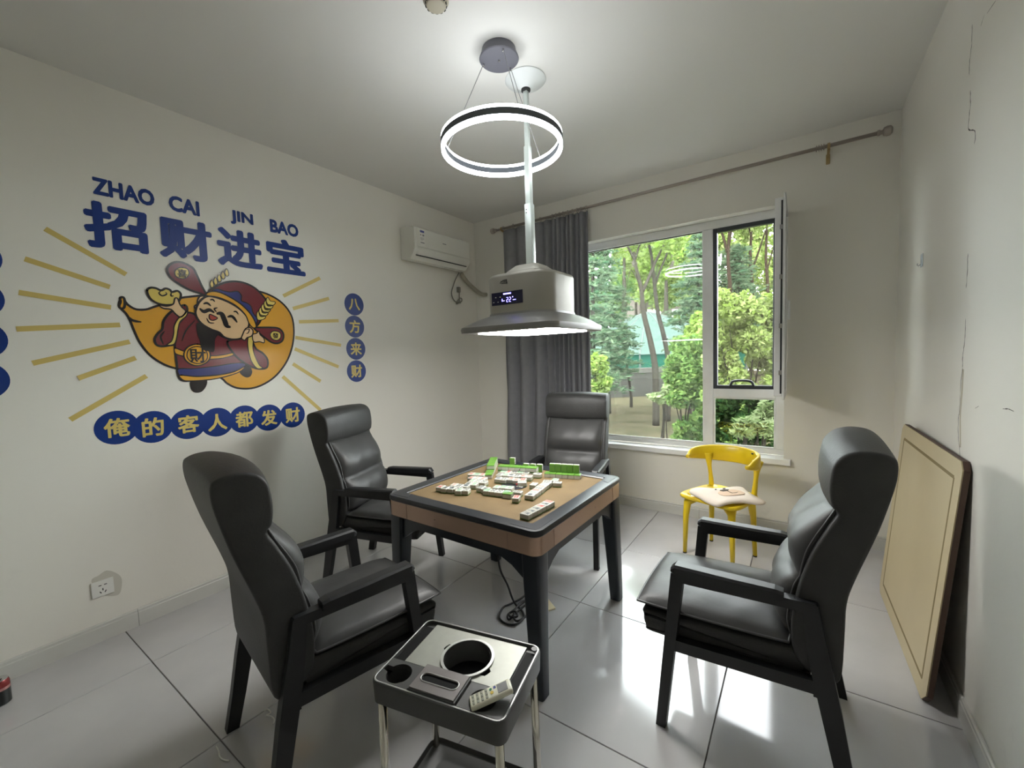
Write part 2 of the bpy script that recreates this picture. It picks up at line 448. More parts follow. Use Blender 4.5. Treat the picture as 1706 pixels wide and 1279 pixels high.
wpart('glazing_bead', [(MX1, WX1 - .06, FY0 + .008, FY0 + .03, TZ0 - .012, TZ0), (MX1, WX1 - .06, FY0 + .008, FY0 + .03, WZ0 + .045, WZ0 + .057), (MX1, MX1 + .012, FY0 + .008, FY0 + .03, WZ0 + .057, TZ0 - .012), (WX1 - .072, WX1 - .06, FY0 + .008, FY0 + .03, WZ0 + .057, TZ0 - .012)], 'white_frame', bev=.002)
wpart('gasket', [(WX0 + .06, MX0, FY0 + .02, FY0 + .034, WZ1 - .076, WZ1 - .07), (MX0 - .004, MX0, FY0 + .02, FY0 + .034, WZ0 + .05, WZ1 - .076)], 'seal', bev=0)
wpart('pane', [(WX0 + .06, MX0, .134, .138, WZ0 + .045, WZ1 - .07)], 'glass_dusty', bev=0)
wpart('pane', [(MX1, WX1 - .06, .134, .138, WZ0 + .045, TZ0)], 'glass', bev=0)
# insect screen in the open light
sf = wpart('screen_frame', [(MX1, MX1 + .032, FY0 + .0, FY0 + .045, TZ1, WZ1 - .07), (WX1 - .085, WX1 - .06, FY0, FY0 + .045, TZ1, WZ1 - .07), (MX1 + .032, WX1 - .085, FY0, FY0 + .045, WZ1 - .105, WZ1 - .07), (MX1 + .032, WX1 - .085, FY0, FY0 + .045, TZ1, TZ1 + .03)], 'dark_alu', bev=.003)
MB().box(MX1 + .032, WX1 - .085, FY0 + .02, FY0 + .021, TZ1 + .03, WZ1 - .105).put('insect_mesh', M['mesh'], sf)
hx = 2.735
hb = MB(); hb.tube(cat([(hx - .085, FY0 - .012, TZ1 + .03), (hx - .07, FY0 - .02, TZ1 + .062), (hx - .03, FY0 - .022, TZ1 + .072), (hx + .03, FY0 - .022, TZ1 + .072), (hx + .07, FY0 - .02, TZ1 + .062), (hx + .085, FY0 - .012, TZ1 + .03)], 5), .011, 8)
hb.box(hx - .095, hx + .095, FY0 - .012, FY0, TZ1 + .02, TZ1 + .036, .003, 1)
hb.put('screen_handle', M['dark_alu'], sf, True)
# open casement, hinged on the right jamb and swung 90 degrees into the room
sx0, sx1, sy0, sy1, sz0, sz1 = 2.985, 3.035, -.46, -.005, 1.135, 2.475
ss = MB()
for q in ((sy0, sy0 + .055, sz0, sz1), (sy1 - .055, sy1, sz0, sz1), (sy0 + .055, sy1 - .055, sz0, sz0 + .055), (sy0 + .055, sy1 - .055, sz1 - .055, sz1)):
    ss.box(sx0, sx1, q[0], q[1], q[2], q[3], .004, 1)
sash = ss.put('sash_frame', M['white_frame'], wn)
fg = MB(); e = .022
for q in ((sy0 - e, sy0 + .03, sz0 - e, sz1 + e), (sy1 - .03, sy1, sz0 - e, sz1 + e), (sy0 + .03, sy1 - .03, sz0 - e, sz0 + .03), (sy0 + .03, sy1 - .03, sz1 - .03, sz1 + e)):
    fg.box(sx1, sx1 + .014, q[0], q[1], q[2], q[3], .003, 1)
fg.put('sash_flange', M['white_frame'], sash)
MB().box(sx0 + .03, sx0 + .036, sy0 + .055, sy1 - .055, sz0 + .055, sz1 - .055).put('pane', M['glass'], sash)
MB().box(sx1 - .014, sx1 - .004, sy0 - .003, sy0, sz0 + .02, sz1 - .02).put('lock_strip', M['seal'], sash)
for z in (1.3, 1.62, 1.95, 2.28):
    MB().box(sx1 - .022, sx1 - .002, sy0 - .008, sy0 - .002, z - .016, z + .016, .002, 1).put('lock_cam', M['steel'], sash)
hd = MB().box(sx1 + .014, sx1 + .026, sy0 + .002, sy0 + .026, 1.72, 1.80, .003, 1)
hd.box(sx1 + .026, sx1 + .042, sy0 + .006, sy0 + .022, 1.66, 1.79, .004, 1); hd.put('sash_handle', M['white_frame'], sash)
# sill board
si = tag(MB().box(WX0 - .04, WX1 + .045, -.045, FY0, WZ0 - .045, WZ0, .004, 2).put('trim_1', M['sill']), 'white stone window sill board', 'window sill', kind='structure')

# ---------------------------------------------------------------- wall stickers
FW = lambda a, b, h: (h, a, b)          # wall plane: a = world y, b = world z, h = proud of the wall
_tx = {}
def glyph(body, bold=0.0):
    """unit-box glyph outline, thickened by overlaying shifted copies"""
    k = (body, bold); off = 0.0
    if k in _tx: return _tx[k]
    cu = bpy.data.curves.new('glyph', 'FONT'); cu.body = body; cu.offset = off; cu.resolution_u = 3; cu.fill_mode = 'FRONT'
    o = bpy.data.objects.new('glyph', cu); COL.objects.link(o)
    dg = bpy.context.evaluated_depsgraph_get(); dg.update()
    me = bpy.data.meshes.new_from_object(o.evaluated_get(dg), depsgraph=dg)
    V = np.array([v.co[:] for v in me.vertices]) if len(me.vertices) else np.zeros((0, 3)); F = [tuple(p.vertices) for p in me.polygons]
    bpy.data.objects.remove(o); bpy.data.curves.remove(cu); bpy.data.meshes.remove(me)
    mn = V[:, :2].min(0); mx = V[:, :2].max(0); V2 = (V[:, :2] - (mn + mx) / 2) / (mx - mn)
    ex = mx - mn; V2 = np.hstack([V2, np.zeros((len(V2), 1))]) if not bold else V2
    if bold:
        n0 = len(V2); VV = [V2 / (1 + 2 * bold / ex)]; FF = list(F); sh = bold / (ex + 2 * bold)
        for q in range(10):
            t = 2 * math.pi * q / 10; VV.append(VV[0] + np.array([math.cos(t), math.sin(t)]) * sh)
            FF += [tuple(i + (q + 1) * n0 for i in f) for f in F]
        hh = np.concatenate([np.full((n0, 1), q * .00012) for q in range(11)]); V2 = np.hstack([np.concatenate(VV), hh]); F = FF
    _tx[k] = (V2, F, ex); return _tx[k]

def wall_text(name, body, y0, y1, z0, z1, h, m, parent=None, off=0.0, shear=0.0):
    V, F, _ = glyph(body, off)
    cy, cz = (y0 + y1) / 2, (z0 + z1) / 2
    P = [(h + v[2], cy + v[0] * (y1 - y0) + shear * v[1] * (z1 - z0), cz + v[1] * (z1 - z0)) for v in V]
    return MB().raw(P, F).put(name, M[m], parent)

def quadbox(us, vs_):
    """wall extents of a box of photograph pixels on the left wall"""
    P = [onx(u, v, 0) for u, v in zip(us, vs_)]; return P

# pinyin words and big characters
HC = 2.262
def wy(u, v): return onx(u, v, 0)[1]
def wz(u, v): return onx(u, v, 0)[2]
for body, a, b in (('ZHAO', (153, 306), (257, 330)), ('CAI', (281, 341), (332, 347)), ('JIN', (384, 365), (422, 371)), ('BAO', (450, 383), (497, 387))):
    y0, y1 = wy(*a), wy(*b)
    z = (wz((a[0] + b[0]) / 2, (a[1] + b[1]) / 2))
    o = wall_text('lettering_sticker', body, y0, y1, 2.468 - .047, 2.468 + .047, .0012, 'blue', off=.046)
    tag(o, 'blue vinyl letters reading %s on the left wall' % body, 'sticker', 'pinyin letter stickers')
for ch, ul, ur, pin in (('招', (139, 375), (247, 390), 'first'), ('财', (263, 390), (354, 410), 'second'), ('进', (360, 400), (437, 425), 'third'), ('宝', (443, 425), (508, 440), 'fourth')):
    y0, y1 = wy(*ul), wy(*ur)
    o = wall_text('character_sticker', ch, y0, y1, HC - .125, HC + .125, .0012, 'blue', off=.038)
    tag(o, 'large blue vinyl character %s, %s of the big four on the left wall' % (ch, pin), 'sticker', 'large blue character stickers')

# gold rays
def strip(name, a, b, w, m, label, group):
    p = np.array(onx(*a, 0)[1:]); q = np.array(onx(*b, 0)[1:]); d = (q - p) / np.linalg.norm(q - p); n = np.array([-d[1], d[0]]) * w / 2
    o = MB().slab([p + n, p - n, q - n, q + n], FW, .0012).put(name, M[m]); tag(o, label, 'sticker', group); return o
LR = [((75, 381), (210, 457), 'topmost'), ((41, 431), (183, 478), 'second from the top'), ((31, 487), (185, 512), 'third from the top'), ((27, 548), (200, 541), 'nearly level fourth'),
      ((54, 605), (216, 569), 'fifth from the top'), ((130, 630), (226, 596), 'shortest sixth'), ((117, 699), (244, 626), 'lowest')]
for a, b, w in LR:
    strip('ray_sticker', a, b, .026, 'yellow_line', 'gold strip left of the cartoon figure, %s in the left fan' % w, 'gold ray strips left of the figure')
RR = [((472, 493), (533, 463), 'topmost'), ((488, 514), (548, 497), 'second from the top'), ((498, 536), (564, 534), 'level third'), ((492, 562), (568, 575), 'fourth from the top'),
      ((491, 581), (564, 611), 'fifth from the top'), ((488, 606), (534, 635), 'sixth from the top'), ((471, 627), (534, 683), 'lowest')]
for a, b, w in RR:
    strip('ray_sticker', a, b, .026, 'yellow_line', 'gold strip right of the cartoon figure, %s in the right fan' % w, 'gold ray strips right of the figure')

# blue discs with characters
def disc(c, r, ch, label, group, n=36, clipy=None):
    t = thing('disc_sticker', label, 'sticker', (0, c[0], c[1]), group=group)
    poly = [(r * math.cos(2 * math.pi * k / n), r * math.sin(2 * math.pi * k / n)) for k in range(n)]
    disc.k = (getattr(disc, 'k', 0) + 1) % 3
    MB().slab(poly, FW, .0008 + .0003 * disc.k).put('disc', M['blue'], t)
    if ch:
        V, F, ex = glyph(ch, .028); s = r * 1.18; asp = ex[0] / ex[1]
        MB().raw([(.0018 + v[2], v[0] * s * min(1.0, asp), v[1] * s * min(1.0, 1 / asp)) for v in V], F).put('character', M['gold_text'], t)
    return t
for ch, wd_, c, rr in zip('俺的客人都发财', ('leftmost','second','third','middle','fifth','sixth','rightmost'), ((195, 712), (255, 711), (314, 706), (362, 703), (407, 698), (448, 695.5), (487.5, 691)), (34, 30, 25.5, 23, 21.5, 20, 19)):
    p = onx(*c, 0)
    disc((p[1], p[2]), .094, ch, 'blue disc with gold character %s, %s in the row under the figure' % (ch, wd_), 'blue discs in the bottom row')
for ch, wd_, c in zip('八方来财', ('topmost','second from the top','third from the top','lowest'), ((590, 507), (591, 544), (593, 581), (594, 618))):
    p = onx(*c, 0)
    disc((p[1], p[2]), .093, ch, 'blue disc with gold character %s, %s in the column right of the rays' % (ch, wd_), 'blue discs in the right column')
zs = [onx(0, v, 0) for v in (432, 500, 567, 632)]
for (u, v), w in zip(((4, 432), (8, 499), (13.5, 566), (17, 632)), ('topmost', 'second from the top', 'third from the top', 'lowest')):
    p = onx(u, v, 0)
    disc((p[1] - .093, p[2]), .093, None, 'blue disc cut by the left edge of the view, %s' % w, 'blue discs in the left column')

# cartoon figure sticker, layer by layer (traced shapes laid on the wall plane)
fig = thing('figure_sticker', 'cartoon sticker of a bearded man in a red robe riding a golden sack', 'sticker')
def FP(x, y):
    p = onx(190 + x * 310 / 1706, 430 + y * 310 / 1706, 0); return (p[1], p[2])
def fill(name, pts, m, layer, parent=fig, line=.0125, smooth=True, closed=True, n=5):
    P = [FP(*p) for p in pts]
    if smooth: P = cat(P, n, True)
    o = None
    if m: o = MB().slab(P, lambda a, b, h: (.0008 + layer * .0007 + h, a, b), .0004).put(name, M[m], parent)
    if line:
        V, F = ribbon(list(P) + [P[0], P[1]], line, FW, .0008 + layer * .0007 + .0007)
        MB().raw(V, F).put('outline', M['st_black'], o or parent)
    return o
def stroke(name, pts, w, layer, m='st_black', parent=fig, taper=True):
    P = cat([FP(*p) for p in pts], 6); n = len(P)
    ws = [w * (min(1, .35 + 2.2 * min(i, n - 1 - i) / n) if taper else 1) for i in range(n)]
    V, F = ribbon(P, ws, FW, .0008 + layer * .0007 + .0008); return MB().raw(V, F).put(name, M[m], parent)
sack = fill('sack', [(70, 375), (95, 390), (130, 430), (200, 468), (290, 470), (370, 445), (450, 420), (540, 400), (610, 365), (720, 350), (900, 330), (1150, 290), (1310, 300), (1450, 350), (1560, 430), (1630, 540), (1648, 680), (1630, 820), (1580, 950), (1490, 1070), (1380, 1150), (1260, 1192), (1130, 1190), (1040, 1150), (990, 1105), (900, 1060), (700, 1030), (560, 1008), (450, 970), (330, 890), (240, 780), (185, 670), (145, 570), (110, 510), (60, 460), (45, 440), (50, 400)], 'st_orange', 0)
fill('sack_neck', [(55, 365), (85, 360), (98, 400), (92, 450), (65, 462), (45, 440), (58, 400)], 'st_orange', 1, sack)
stroke('fold', [(120, 530), (170, 570), (250, 585)], .014, 1, parent=sack)
fill('hat_paddle', [(845, 340), (780, 320), (690, 290), (600, 240), (520, 180), (485, 110), (510, 60), (570, 35), (640, 45), (720, 90), (760, 160), (800, 250)], 'st_red', 2)
fill('paddle_medal', [(620, 85), (670, 100), (686, 140), (660, 180), (610, 185), (565, 165), (555, 125), (580, 95)], 'st_yellow', 3, line=.006)
V, F, _ = glyph('喜', .02)
def fig_text(ch, cx, cy, s, layer, off=.02):
    V, F, _ = glyph(ch, off); c = FP(cx, cy); k = s
    MB().raw([(.0008 + layer * .0007 + .0009 + v[2], c[0] + v[0] * k, c[1] + v[1] * k) for v in V], F).put('character', M['st_black'], fig)
fig_text('喜', 622, 140, .05, 4)
fill('ingot', [(300, 300), (330, 272), (380, 275), (430, 295), (470, 278), (510, 290), (530, 310), (580, 300), (610, 330), (600, 380), (560, 420), (480, 430), (400, 415), (330, 370)], 'st_yellow', 2)
stroke('ingot_line', [(430, 300), (410, 320), (440, 345), (480, 330), (470, 310)], .008, 3); stroke('ingot_line', [(525, 310), (520, 345), (545, 345)], .008, 3)
# robe body, sleeves
robe = fill('robe', [(600, 520), (700, 500), (800, 560), (960, 700), (1080, 740), (1180, 740), (1220, 790), (1250, 900), (1200, 990), (1060, 1040), (900, 1085), (760, 1110), (640, 1125), (590, 1080), (575, 980), (556, 830), (560, 700), (575, 600)], 'st_red', 2)
fill('robe_hem', [(580, 1020), (640, 1010), (720, 1012), (840, 1000), (960, 985), (1080, 965), (1180, 960), (1200, 985), (1120, 1030), (980, 1065), (800, 1080), (640, 1082), (600, 1078)], 'st_navy', 3, robe, line=.006)
fill('robe_band', [(605, 1072), (760, 1085), (960, 1070), (1100, 1040), (1200, 990), (1150, 1040), (1020, 1085), (860, 1115), (680, 1125), (620, 1110)], 'st_orange', 4, robe, line=.007)
fill('sleeve', [(640, 430), (670, 470), (640, 540), (590, 600), (570, 680), (555, 780), (500, 800), (430, 808), (385, 790), (370, 740), (400, 690), (440, 650), (450, 580), (490, 520), (540, 480)], 'st_red', 3)
fill('cuff', [(672, 480), (660, 530), (605, 580), (585, 650), (570, 740), (545, 790), (480, 795), (525, 760), (545, 690), (550, 620), (590, 550), (640, 520)], 'st_yellow', 4, line=.006)
stroke('fold', [(460, 670), (425, 720), (450, 790)], .010, 4); stroke('fold', [(620, 760), (660, 660), (740, 570)], .008, 3)
fill('hand', [(410, 430), (480, 440), (540, 420), (555, 370), (580, 370), (600, 420), (620, 450), (655, 490), (610, 540), (560, 510), (520, 470), (450, 460)], 'st_skin', 4, line=.008)
fill('sleeve', [(1035, 770), (1120, 740), (1200, 720), (1260, 760), (1300, 830), (1360, 870), (1405, 930), (1400, 1000), (1340, 1015), (1270, 1000), (1180, 950), (1100, 880)], 'st_red', 4)
fill('cuff', [(1230, 720), (1262, 700), (1275, 740), (1270, 820), (1290, 900), (1330, 980), (1360, 1005), (1310, 1010), (1260, 950), (1232, 860), (1222, 780)], 'st_yellow', 5, line=.006)
fill('belt', [(556, 825), (630, 850), (720, 880), (880, 895), (1000, 885), (1085, 868), (1090, 890), (1000, 915), (880, 925), (720, 915), (620, 895), (560, 872)], 'st_orange', 3, line=.006)
fill('buckle', [(757, 788), (820, 805), (870, 850), (878, 910), (840, 960), (760, 985), (690, 965), (642, 915), (645, 850), (690, 805)], 'st_orange', 4, line=.008)
fill('buckle_ring', [(757, 810), (815, 825), (850, 870), (850, 920), (815, 955), (755, 965), (700, 945), (668, 905), (675, 850), (710, 820)], 'st_orange', 5, line=.006)
fig_text('財', 765, 892, .088, 6)
# shoes
fill('shoe', [(700, 1125), (780, 1115), (848, 1115), (845, 1170), (800, 1225), (735, 1230), (700, 1190)], 'st_black', 1, line=0)
fill('shoe', [(1150, 1045), (1190, 995), (1240, 985), (1265, 1040), (1245, 1085), (1200, 1090)], 'st_black', 3, line=0)
# beard, face
fill('beard', [(755, 600), (800, 600), (900, 650), (960, 690), (925, 740), (915, 850), (870, 855), (800, 830), (785, 760), (760, 690)], 'st_black', 6, line=0)
fill('ear', [(830, 360), (790, 350), (765, 380), (760, 420), (735, 440), (745, 465), (775, 450)], 'st_skin', 4, line=.008)
face = fill('face', [(850, 350), (930, 360), (1040, 400), (1140, 460), (1210, 530), (1235, 600), (1210, 670), (1170, 730), (1090, 745), (1010, 725), (960, 680), (880, 650), (800, 600), (755, 540), (745, 480), (780, 400)], 'st_skin', 6)
fill('ear', [(1200, 650), (1240, 635), (1270, 665), (1260, 710), (1215, 730), (1195, 752), (1165, 735), (1175, 700)], 'st_skin', 7, line=.008)
stroke('ear_line', [(1200, 660), (1235, 650), (1225, 685), (1205, 690)], .006, 8)
for pts, w in (([(815, 420), (850, 412), (885, 440)], .013), ([(875, 385), (900, 380), (920, 400)], .010), ([(1035, 540), (1080, 535), (1125, 590)], .018), ([(1090, 492), (1115, 490), (1135, 515)], .010),
               ([(780, 460), (820, 490), (870, 475), (915, 500)], .022), ([(935, 510), (980, 510), (1010, 570), (1030, 620), (1065, 632)], .030), ([(945, 455), (915, 465), (935, 495)], .009), ([(845, 550), (870, 590), (915, 595)], .008)):
    stroke('face_line', pts, w, 8, parent=face)
fill('mouth', [(875, 515), (905, 525), (945, 550), (905, 570), (875, 560), (868, 535)], 'st_lip', 7, face, line=.006)
# hat
fill('hat', [(870, 310), (930, 260), (1010, 225), (1100, 213), (1200, 230), (1290, 275), (1360, 345), (1400, 410), (1370, 500), (1330, 590), (1285, 625), (1250, 540), (1180, 460), (1080, 400), (980, 350)], 'st_red', 5)
fill('hat_cloud', [(900, 300), (940, 282), (1000, 300), (1060, 310), (1130, 305), (1165, 345), (1165, 390), (1210, 410), (1250, 440), (1270, 500), (1310, 560), (1290, 610), (1250, 530), (1180, 450), (1080, 385), (980, 335)], 'st_navy', 6, line=.006)
fill('hat_band', [(845, 320), (900, 305), (980, 320), (1080, 370), (1180, 440), (1260, 530), (1300, 620), (1275, 640), (1235, 600), (1200, 520), (1120, 440), (1020, 385), (930, 355), (850, 345)], 'st_orange', 7, line=.008)
for k in range(5):
    x0, y0 = 890 + k * 34, 270 - k * 26
    fill('hat_wing', [(x0, y0), (x0 - 12, y0 - 35), (x0 + 2, y0 - 70), (x0 + 18, y0 - 45), (x0 + 22, y0 - 10)], 'st_yellow', 4, line=.005)
    x1, y1 = 1325 + k * 22, 560 - k * 32
    fill('hat_wing', [(x1 - 15, y1), (x1 - 22, y1 - 50), (x1 - 5, y1 - 75), (x1 + 15, y1 - 40), (x1 + 60, y1 - 30), (x1 + 50, y1 - 5), (x1 + 10, y1 + 8)], 'st_yellow', 8, line=.005)
# far paddle and hand
fill('hat_paddle', [(1285, 640), (1350, 635), (1440, 635), (1510, 645), (1550, 690), (1545, 750), (1500, 780), (1440, 770), (1370, 720), (1320, 680)], 'st_red', 2)
fill('paddle_medal', [(1478, 668), (1520, 685), (1525, 725), (1495, 752), (1450, 740), (1430, 705), (1445, 675)], 'st_yellow', 3, line=.006)
fig_text('發', 1478, 710, .04, 4)
fill('hand', [(1268, 700), (1300, 690), (1325, 670), (1335, 700), (1370, 735), (1372, 775), (1330, 765), (1285, 770), (1268, 745)], 'st_skin', 6, line=.007)

# ---------------------------------------------------------------- armchairs
def build_armchair():
    """returns [(part name, mesh, material, [(sub name, mesh, material)])]; local: y forward, x sideways, z up"""
    parts = []
    S = .268
    for s in (-1, 1):
        parts.append(('leg', MB().bar((s * S, .302, 0), (s * (S - .012), .238, .63), .036, .036, .036, .046).me('leg'), 'blackwood', []))
        path = [(-.292, 0), (-.262, .14), (-.232, .30), (-.208, .42), (-.185, .55), (-.172, .645)]
        wid = [.044, .050, .058, .060, .052, .044]; rings = []
        for (u, z), w in zip(path, wid):
            x = s * (S - .012 * z / .63)
            rings.append([(x - .019, u - w / 2, z), (x + .019, u - w / 2, z), (x + .019, u + w / 2, z), (x - .019, u + w / 2, z)])
        parts.append(('leg', MB().loft(rings).me('leg'), 'blackwood', []))
        x = s * (S - .006)
        parts.append(('side_rail', MB().bar((x, .262, .348), (x, -.215, .372), .032, .044).me('rail'), 'blackwood', []))
        x = s * (S - .012)
        pad = MB(); sec = []
        for u, z0, z1, w in ((.262, .640, .652, .040), (.245, .633, .668, .056), (.05, .630, .668, .060), (-.075, .628, .668, .052), (-.10, .634, .664, .048)):
            sec.append([(x - w / 2, u, z0), (x + w / 2, u, z0), (x + w / 2, u, z1 - .008), (x + w / 2 - .008, u, z1), (x - w / 2 + .008, u, z1), (x - w / 2, u, z1 - .008)])
        parts.append(('armrest', MB().bar((x, .25, .618), (x, -.19, .632), .036, .034).me('arm'), 'blackwood', [('armrest_pad', pad.loft(sec).me('pad'), 'blackwood')]))
    parts.append(('stretcher', MB().bar((-S, -.20, .35), (S, -.20, .35), .03, .034, side=(0, 1, 0)).me('str'), 'blackwood', []))
    parts.append(('stretcher', MB().bar((-S, .25, .335), (S, .25, .335), .03, .03, side=(0, 1, 0)).me('str'), 'blackwood', []))
    # upholstered seat base
    prof = cat([(.345, .340), (.375, .365), (.382, .405), (.370, .432), (.20, .445), (-.05, .455), (-.172, .47), (-.178, .43), (-.176, .385), (-.15, .372), (.10, .352)], 4, True)
    def sweep(prof, hw, r, cu, cz, nseg=4):
        xs_ = []
        for k in range(nseg + 1):
            t = math.pi / 2 * k / nseg; xs_.append((hw - r + r * math.sin(t), r * (1 - math.cos(t))))
        lat = [(-a, b) for a, b in reversed(xs_)] + xs_
        P = np.array(prof); nn = len(P); N = []
        area = sum(P[i][0] * P[(i + 1) % nn][1] - P[(i + 1) % nn][0] * P[i][1] for i in range(nn)); sg = 1 if area > 0 else -1
        for i in range(nn):
            d = P[(i + 1) % nn] - P[i - 1]; d /= np.linalg.norm(d) + 1e-9; N.append(sg * np.array([-d[1], d[0]]))   # inward
        return [[(xx, *(P[i] + N[i] * ins)) for i in range(nn)] for xx, ins in lat]
    parts.append(('seat_base', MB().loft(sweep(prof, .240, .022, 0, 0)).me('seat_base', True), 'leather', []))
    # loose seat cushion
    hw, y0, y1 = .248, -.125, .412; nx, ny = 22, 22; V = []; F = []
    def edge(t): return max(0.0, 1 - abs(t) ** 5) ** .55
    for side in (1, -1):
        for j in range(ny + 1):
            for i in range(nx + 1):
                a = -1 + 2 * i / nx; b = -1 + 2 * j / ny
                a = math.copysign(abs(a) ** .8, a); b = math.copysign(abs(b) ** .8, b)
                rr = 1 - .035 * (a * a * b * b)
                x = a * hw * rr; y = (y0 + y1) / 2 + b * (y1 - y0) / 2 * rr
                zc = .463 + .012 * (y1 - y) / .5
                h = edge(a) * edge(b)
                wr = .003 * math.sin(9 * a + 5 * b) * math.sin(7 * b - 3 * a) * h
                V.append((x, y, zc + (side * (.038 if side > 0 else .026) * h) + (wr + .006 * (1 - a * a) * (1 - b * b) if side > 0 else 0)))
    n1 = (nx + 1) * (ny + 1)
    for side in range(2):
        for j in range(ny):
            for i in range(nx):
                q = [side * n1 + j * (nx + 1) + i, side * n1 + j * (nx + 1) + i + 1, side * n1 + (j + 1) * (nx + 1) + i + 1, side * n1 + (j + 1) * (nx + 1) + i]
                F.append(tuple(q if side == 0 else q[::-1]))
    cush = MB().raw(V, F).me('cushion', True, fix=False)
    per = [V[i] for i in range(nx + 1)] + [V[j * (nx + 1) + nx] for j in range(1, ny + 1)] + [V[ny * (nx + 1) + i] for i in range(nx - 1, -1, -1)] + [V[j * (nx + 1)] for j in range(ny - 1, 0, -1)]
    parts.append(('seat_cushion', cush, 'leather_seat', [('piping', MB().tube(per, .0045, 6, True).me('piping', True), 'piping')]))
    # backrest with headrest roll
    bp = cat([(-.165, .402), (-.215, .395), (-.255, .402), (-.264, .55), (-.268, .66), (-.288, .745), (-.34, .91), (-.372, 1.04), (-.380, 1.095), (-.378, 1.128), (-.368, 1.141), (-.340, 1.151), (-.295, 1.152), (-.255, 1.138), (-.230, 1.108), (-.221, 1.065), (-.219, 1.01), (-.226, .968), (-.240, .946), (-.218, .90), (-.174, .80), (-.140, .68), (-.122, .55), (-.130, .45)], 4, True)
    rings = sweep(bp, .252, .013, 0, 0, 4)
    # head roll swells towards the middle
    out = []
    base = [r for r in rings]
    xsn = np.linspace(-.232, .232, 9)
    mid = [[(xx, p[1] + (.022 * (1 - (xx / .24) ** 2) if (p[1] > -.30 and p[2] > .94) else 0), p[2] + (.010 * (1 - (xx / .24) ** 2) if p[2] > 1.10 else 0)) for p in rings[4]] for xx in xsn]
    allr = rings[:5] + mid + rings[5:]
    parts.append(('backrest', MB().loft(allr).me('backrest', True), 'leather', []))
    # lumbar cushion, two swells with a seam between
    def front(z):
        zz = [.45, .55, .68, .80, .90, .95]; uu = [-.130, -.122, -.140, -.174, -.218, -.236]
        return float(np.interp(z, zz, uu))
    z0, z1, zm = .50, .955, .715; nx, nz = 20, 28; V = []; F = []
    for j in range(nz + 1):
        z = z0 + (z1 - z0) * j / nz
        if z < zm: q = (z - z0) / (zm - z0); sw = .078 * max(0, math.sin(math.pi * (.10 + .86 * q))) ** .6
        else: q = (z - zm) / (z1 - zm); sw = .082 * max(0, math.sin(math.pi * (.06 + .90 * q))) ** .6 * (1 - .25 * q)
        for i in range(nx + 1):
            a = -1 + 2 * i / nx; a = math.copysign(abs(a) ** .8, a)
            e = max(0.0, 1 - abs(a) ** 4) ** .55
            V.append((a * .224, front(z) - .004 + (sw + .004 * math.sin(30 * z + 6 * a) * math.sin(5 * a)) * (.22 + .78 * e), z))
    for j in range(nz + 1):
        z = z0 + (z1 - z0) * j / nz
        for i in range(nx + 1):
            a = -1 + 2 * i / nx; a = math.copysign(abs(a) ** .8, a); V.append((a * .224, front(z) - .02, z))
    n1 = (nx + 1) * (nz + 1)
    for s in range(2):
        for j in range(nz):
            for i in range(nx):
                q = [s * n1 + j * (nx + 1) + i, s * n1 + j * (nx + 1) + i + 1, s * n1 + (j + 1) * (nx + 1) + i + 1, s * n1 + (j + 1) * (nx + 1) + i]
                F.append(tuple(q if s else q[::-1]))
    per = list(range(nx + 1)) + [j * (nx + 1) + nx for j in range(1, nz + 1)] + [nz * (nx + 1) + i for i in range(nx - 1, -1, -1)] + [j * (nx + 1) for j in range(nz - 1, 0, -1)]
    for k in range(len(per)):
        a, b = per[k], per[(k + 1) % len(per)]; F.append((a, b, b + n1, a + n1))
    lum = MB().raw(V, F).me('lumbar', True)
    sides = [[V[j * (nx + 1) + i] for j in range(nz + 1)] for i in (0, nx)]
    parts.append(('lumbar_cushion', lum, 'leather_seat', [('piping', MB().tube(sd_, .004, 6).me('piping', True), 'piping') for sd_ in sides]))
    return parts
AC_PARTS = build_armchair()
def armchair(label, loc, deg):
    t = thing('armchair', label, 'chair', loc, math.radians(deg), 'black leather armchairs around the table')
    for nm, me, m, subs in AC_PARTS:
        p = add(nm, me, M[m], t)
        for sn, sm, smat in subs: add(sn, sm, M[smat], p)
    return t
armchair('black leather armchair seen side on, beside the leaning cream board', (3.00, -2.00, 0), 90)
armchair('black leather armchair seen from behind, nearest the grey trolley', (1.555, -2.98, 0), -10)
armchair('black leather armchair against the sticker wall, left of the table', (.735, -2.03, 0), -70)
armchair('black leather armchair in front of the curtain and window', (1.68, -1.035, 0), 191)

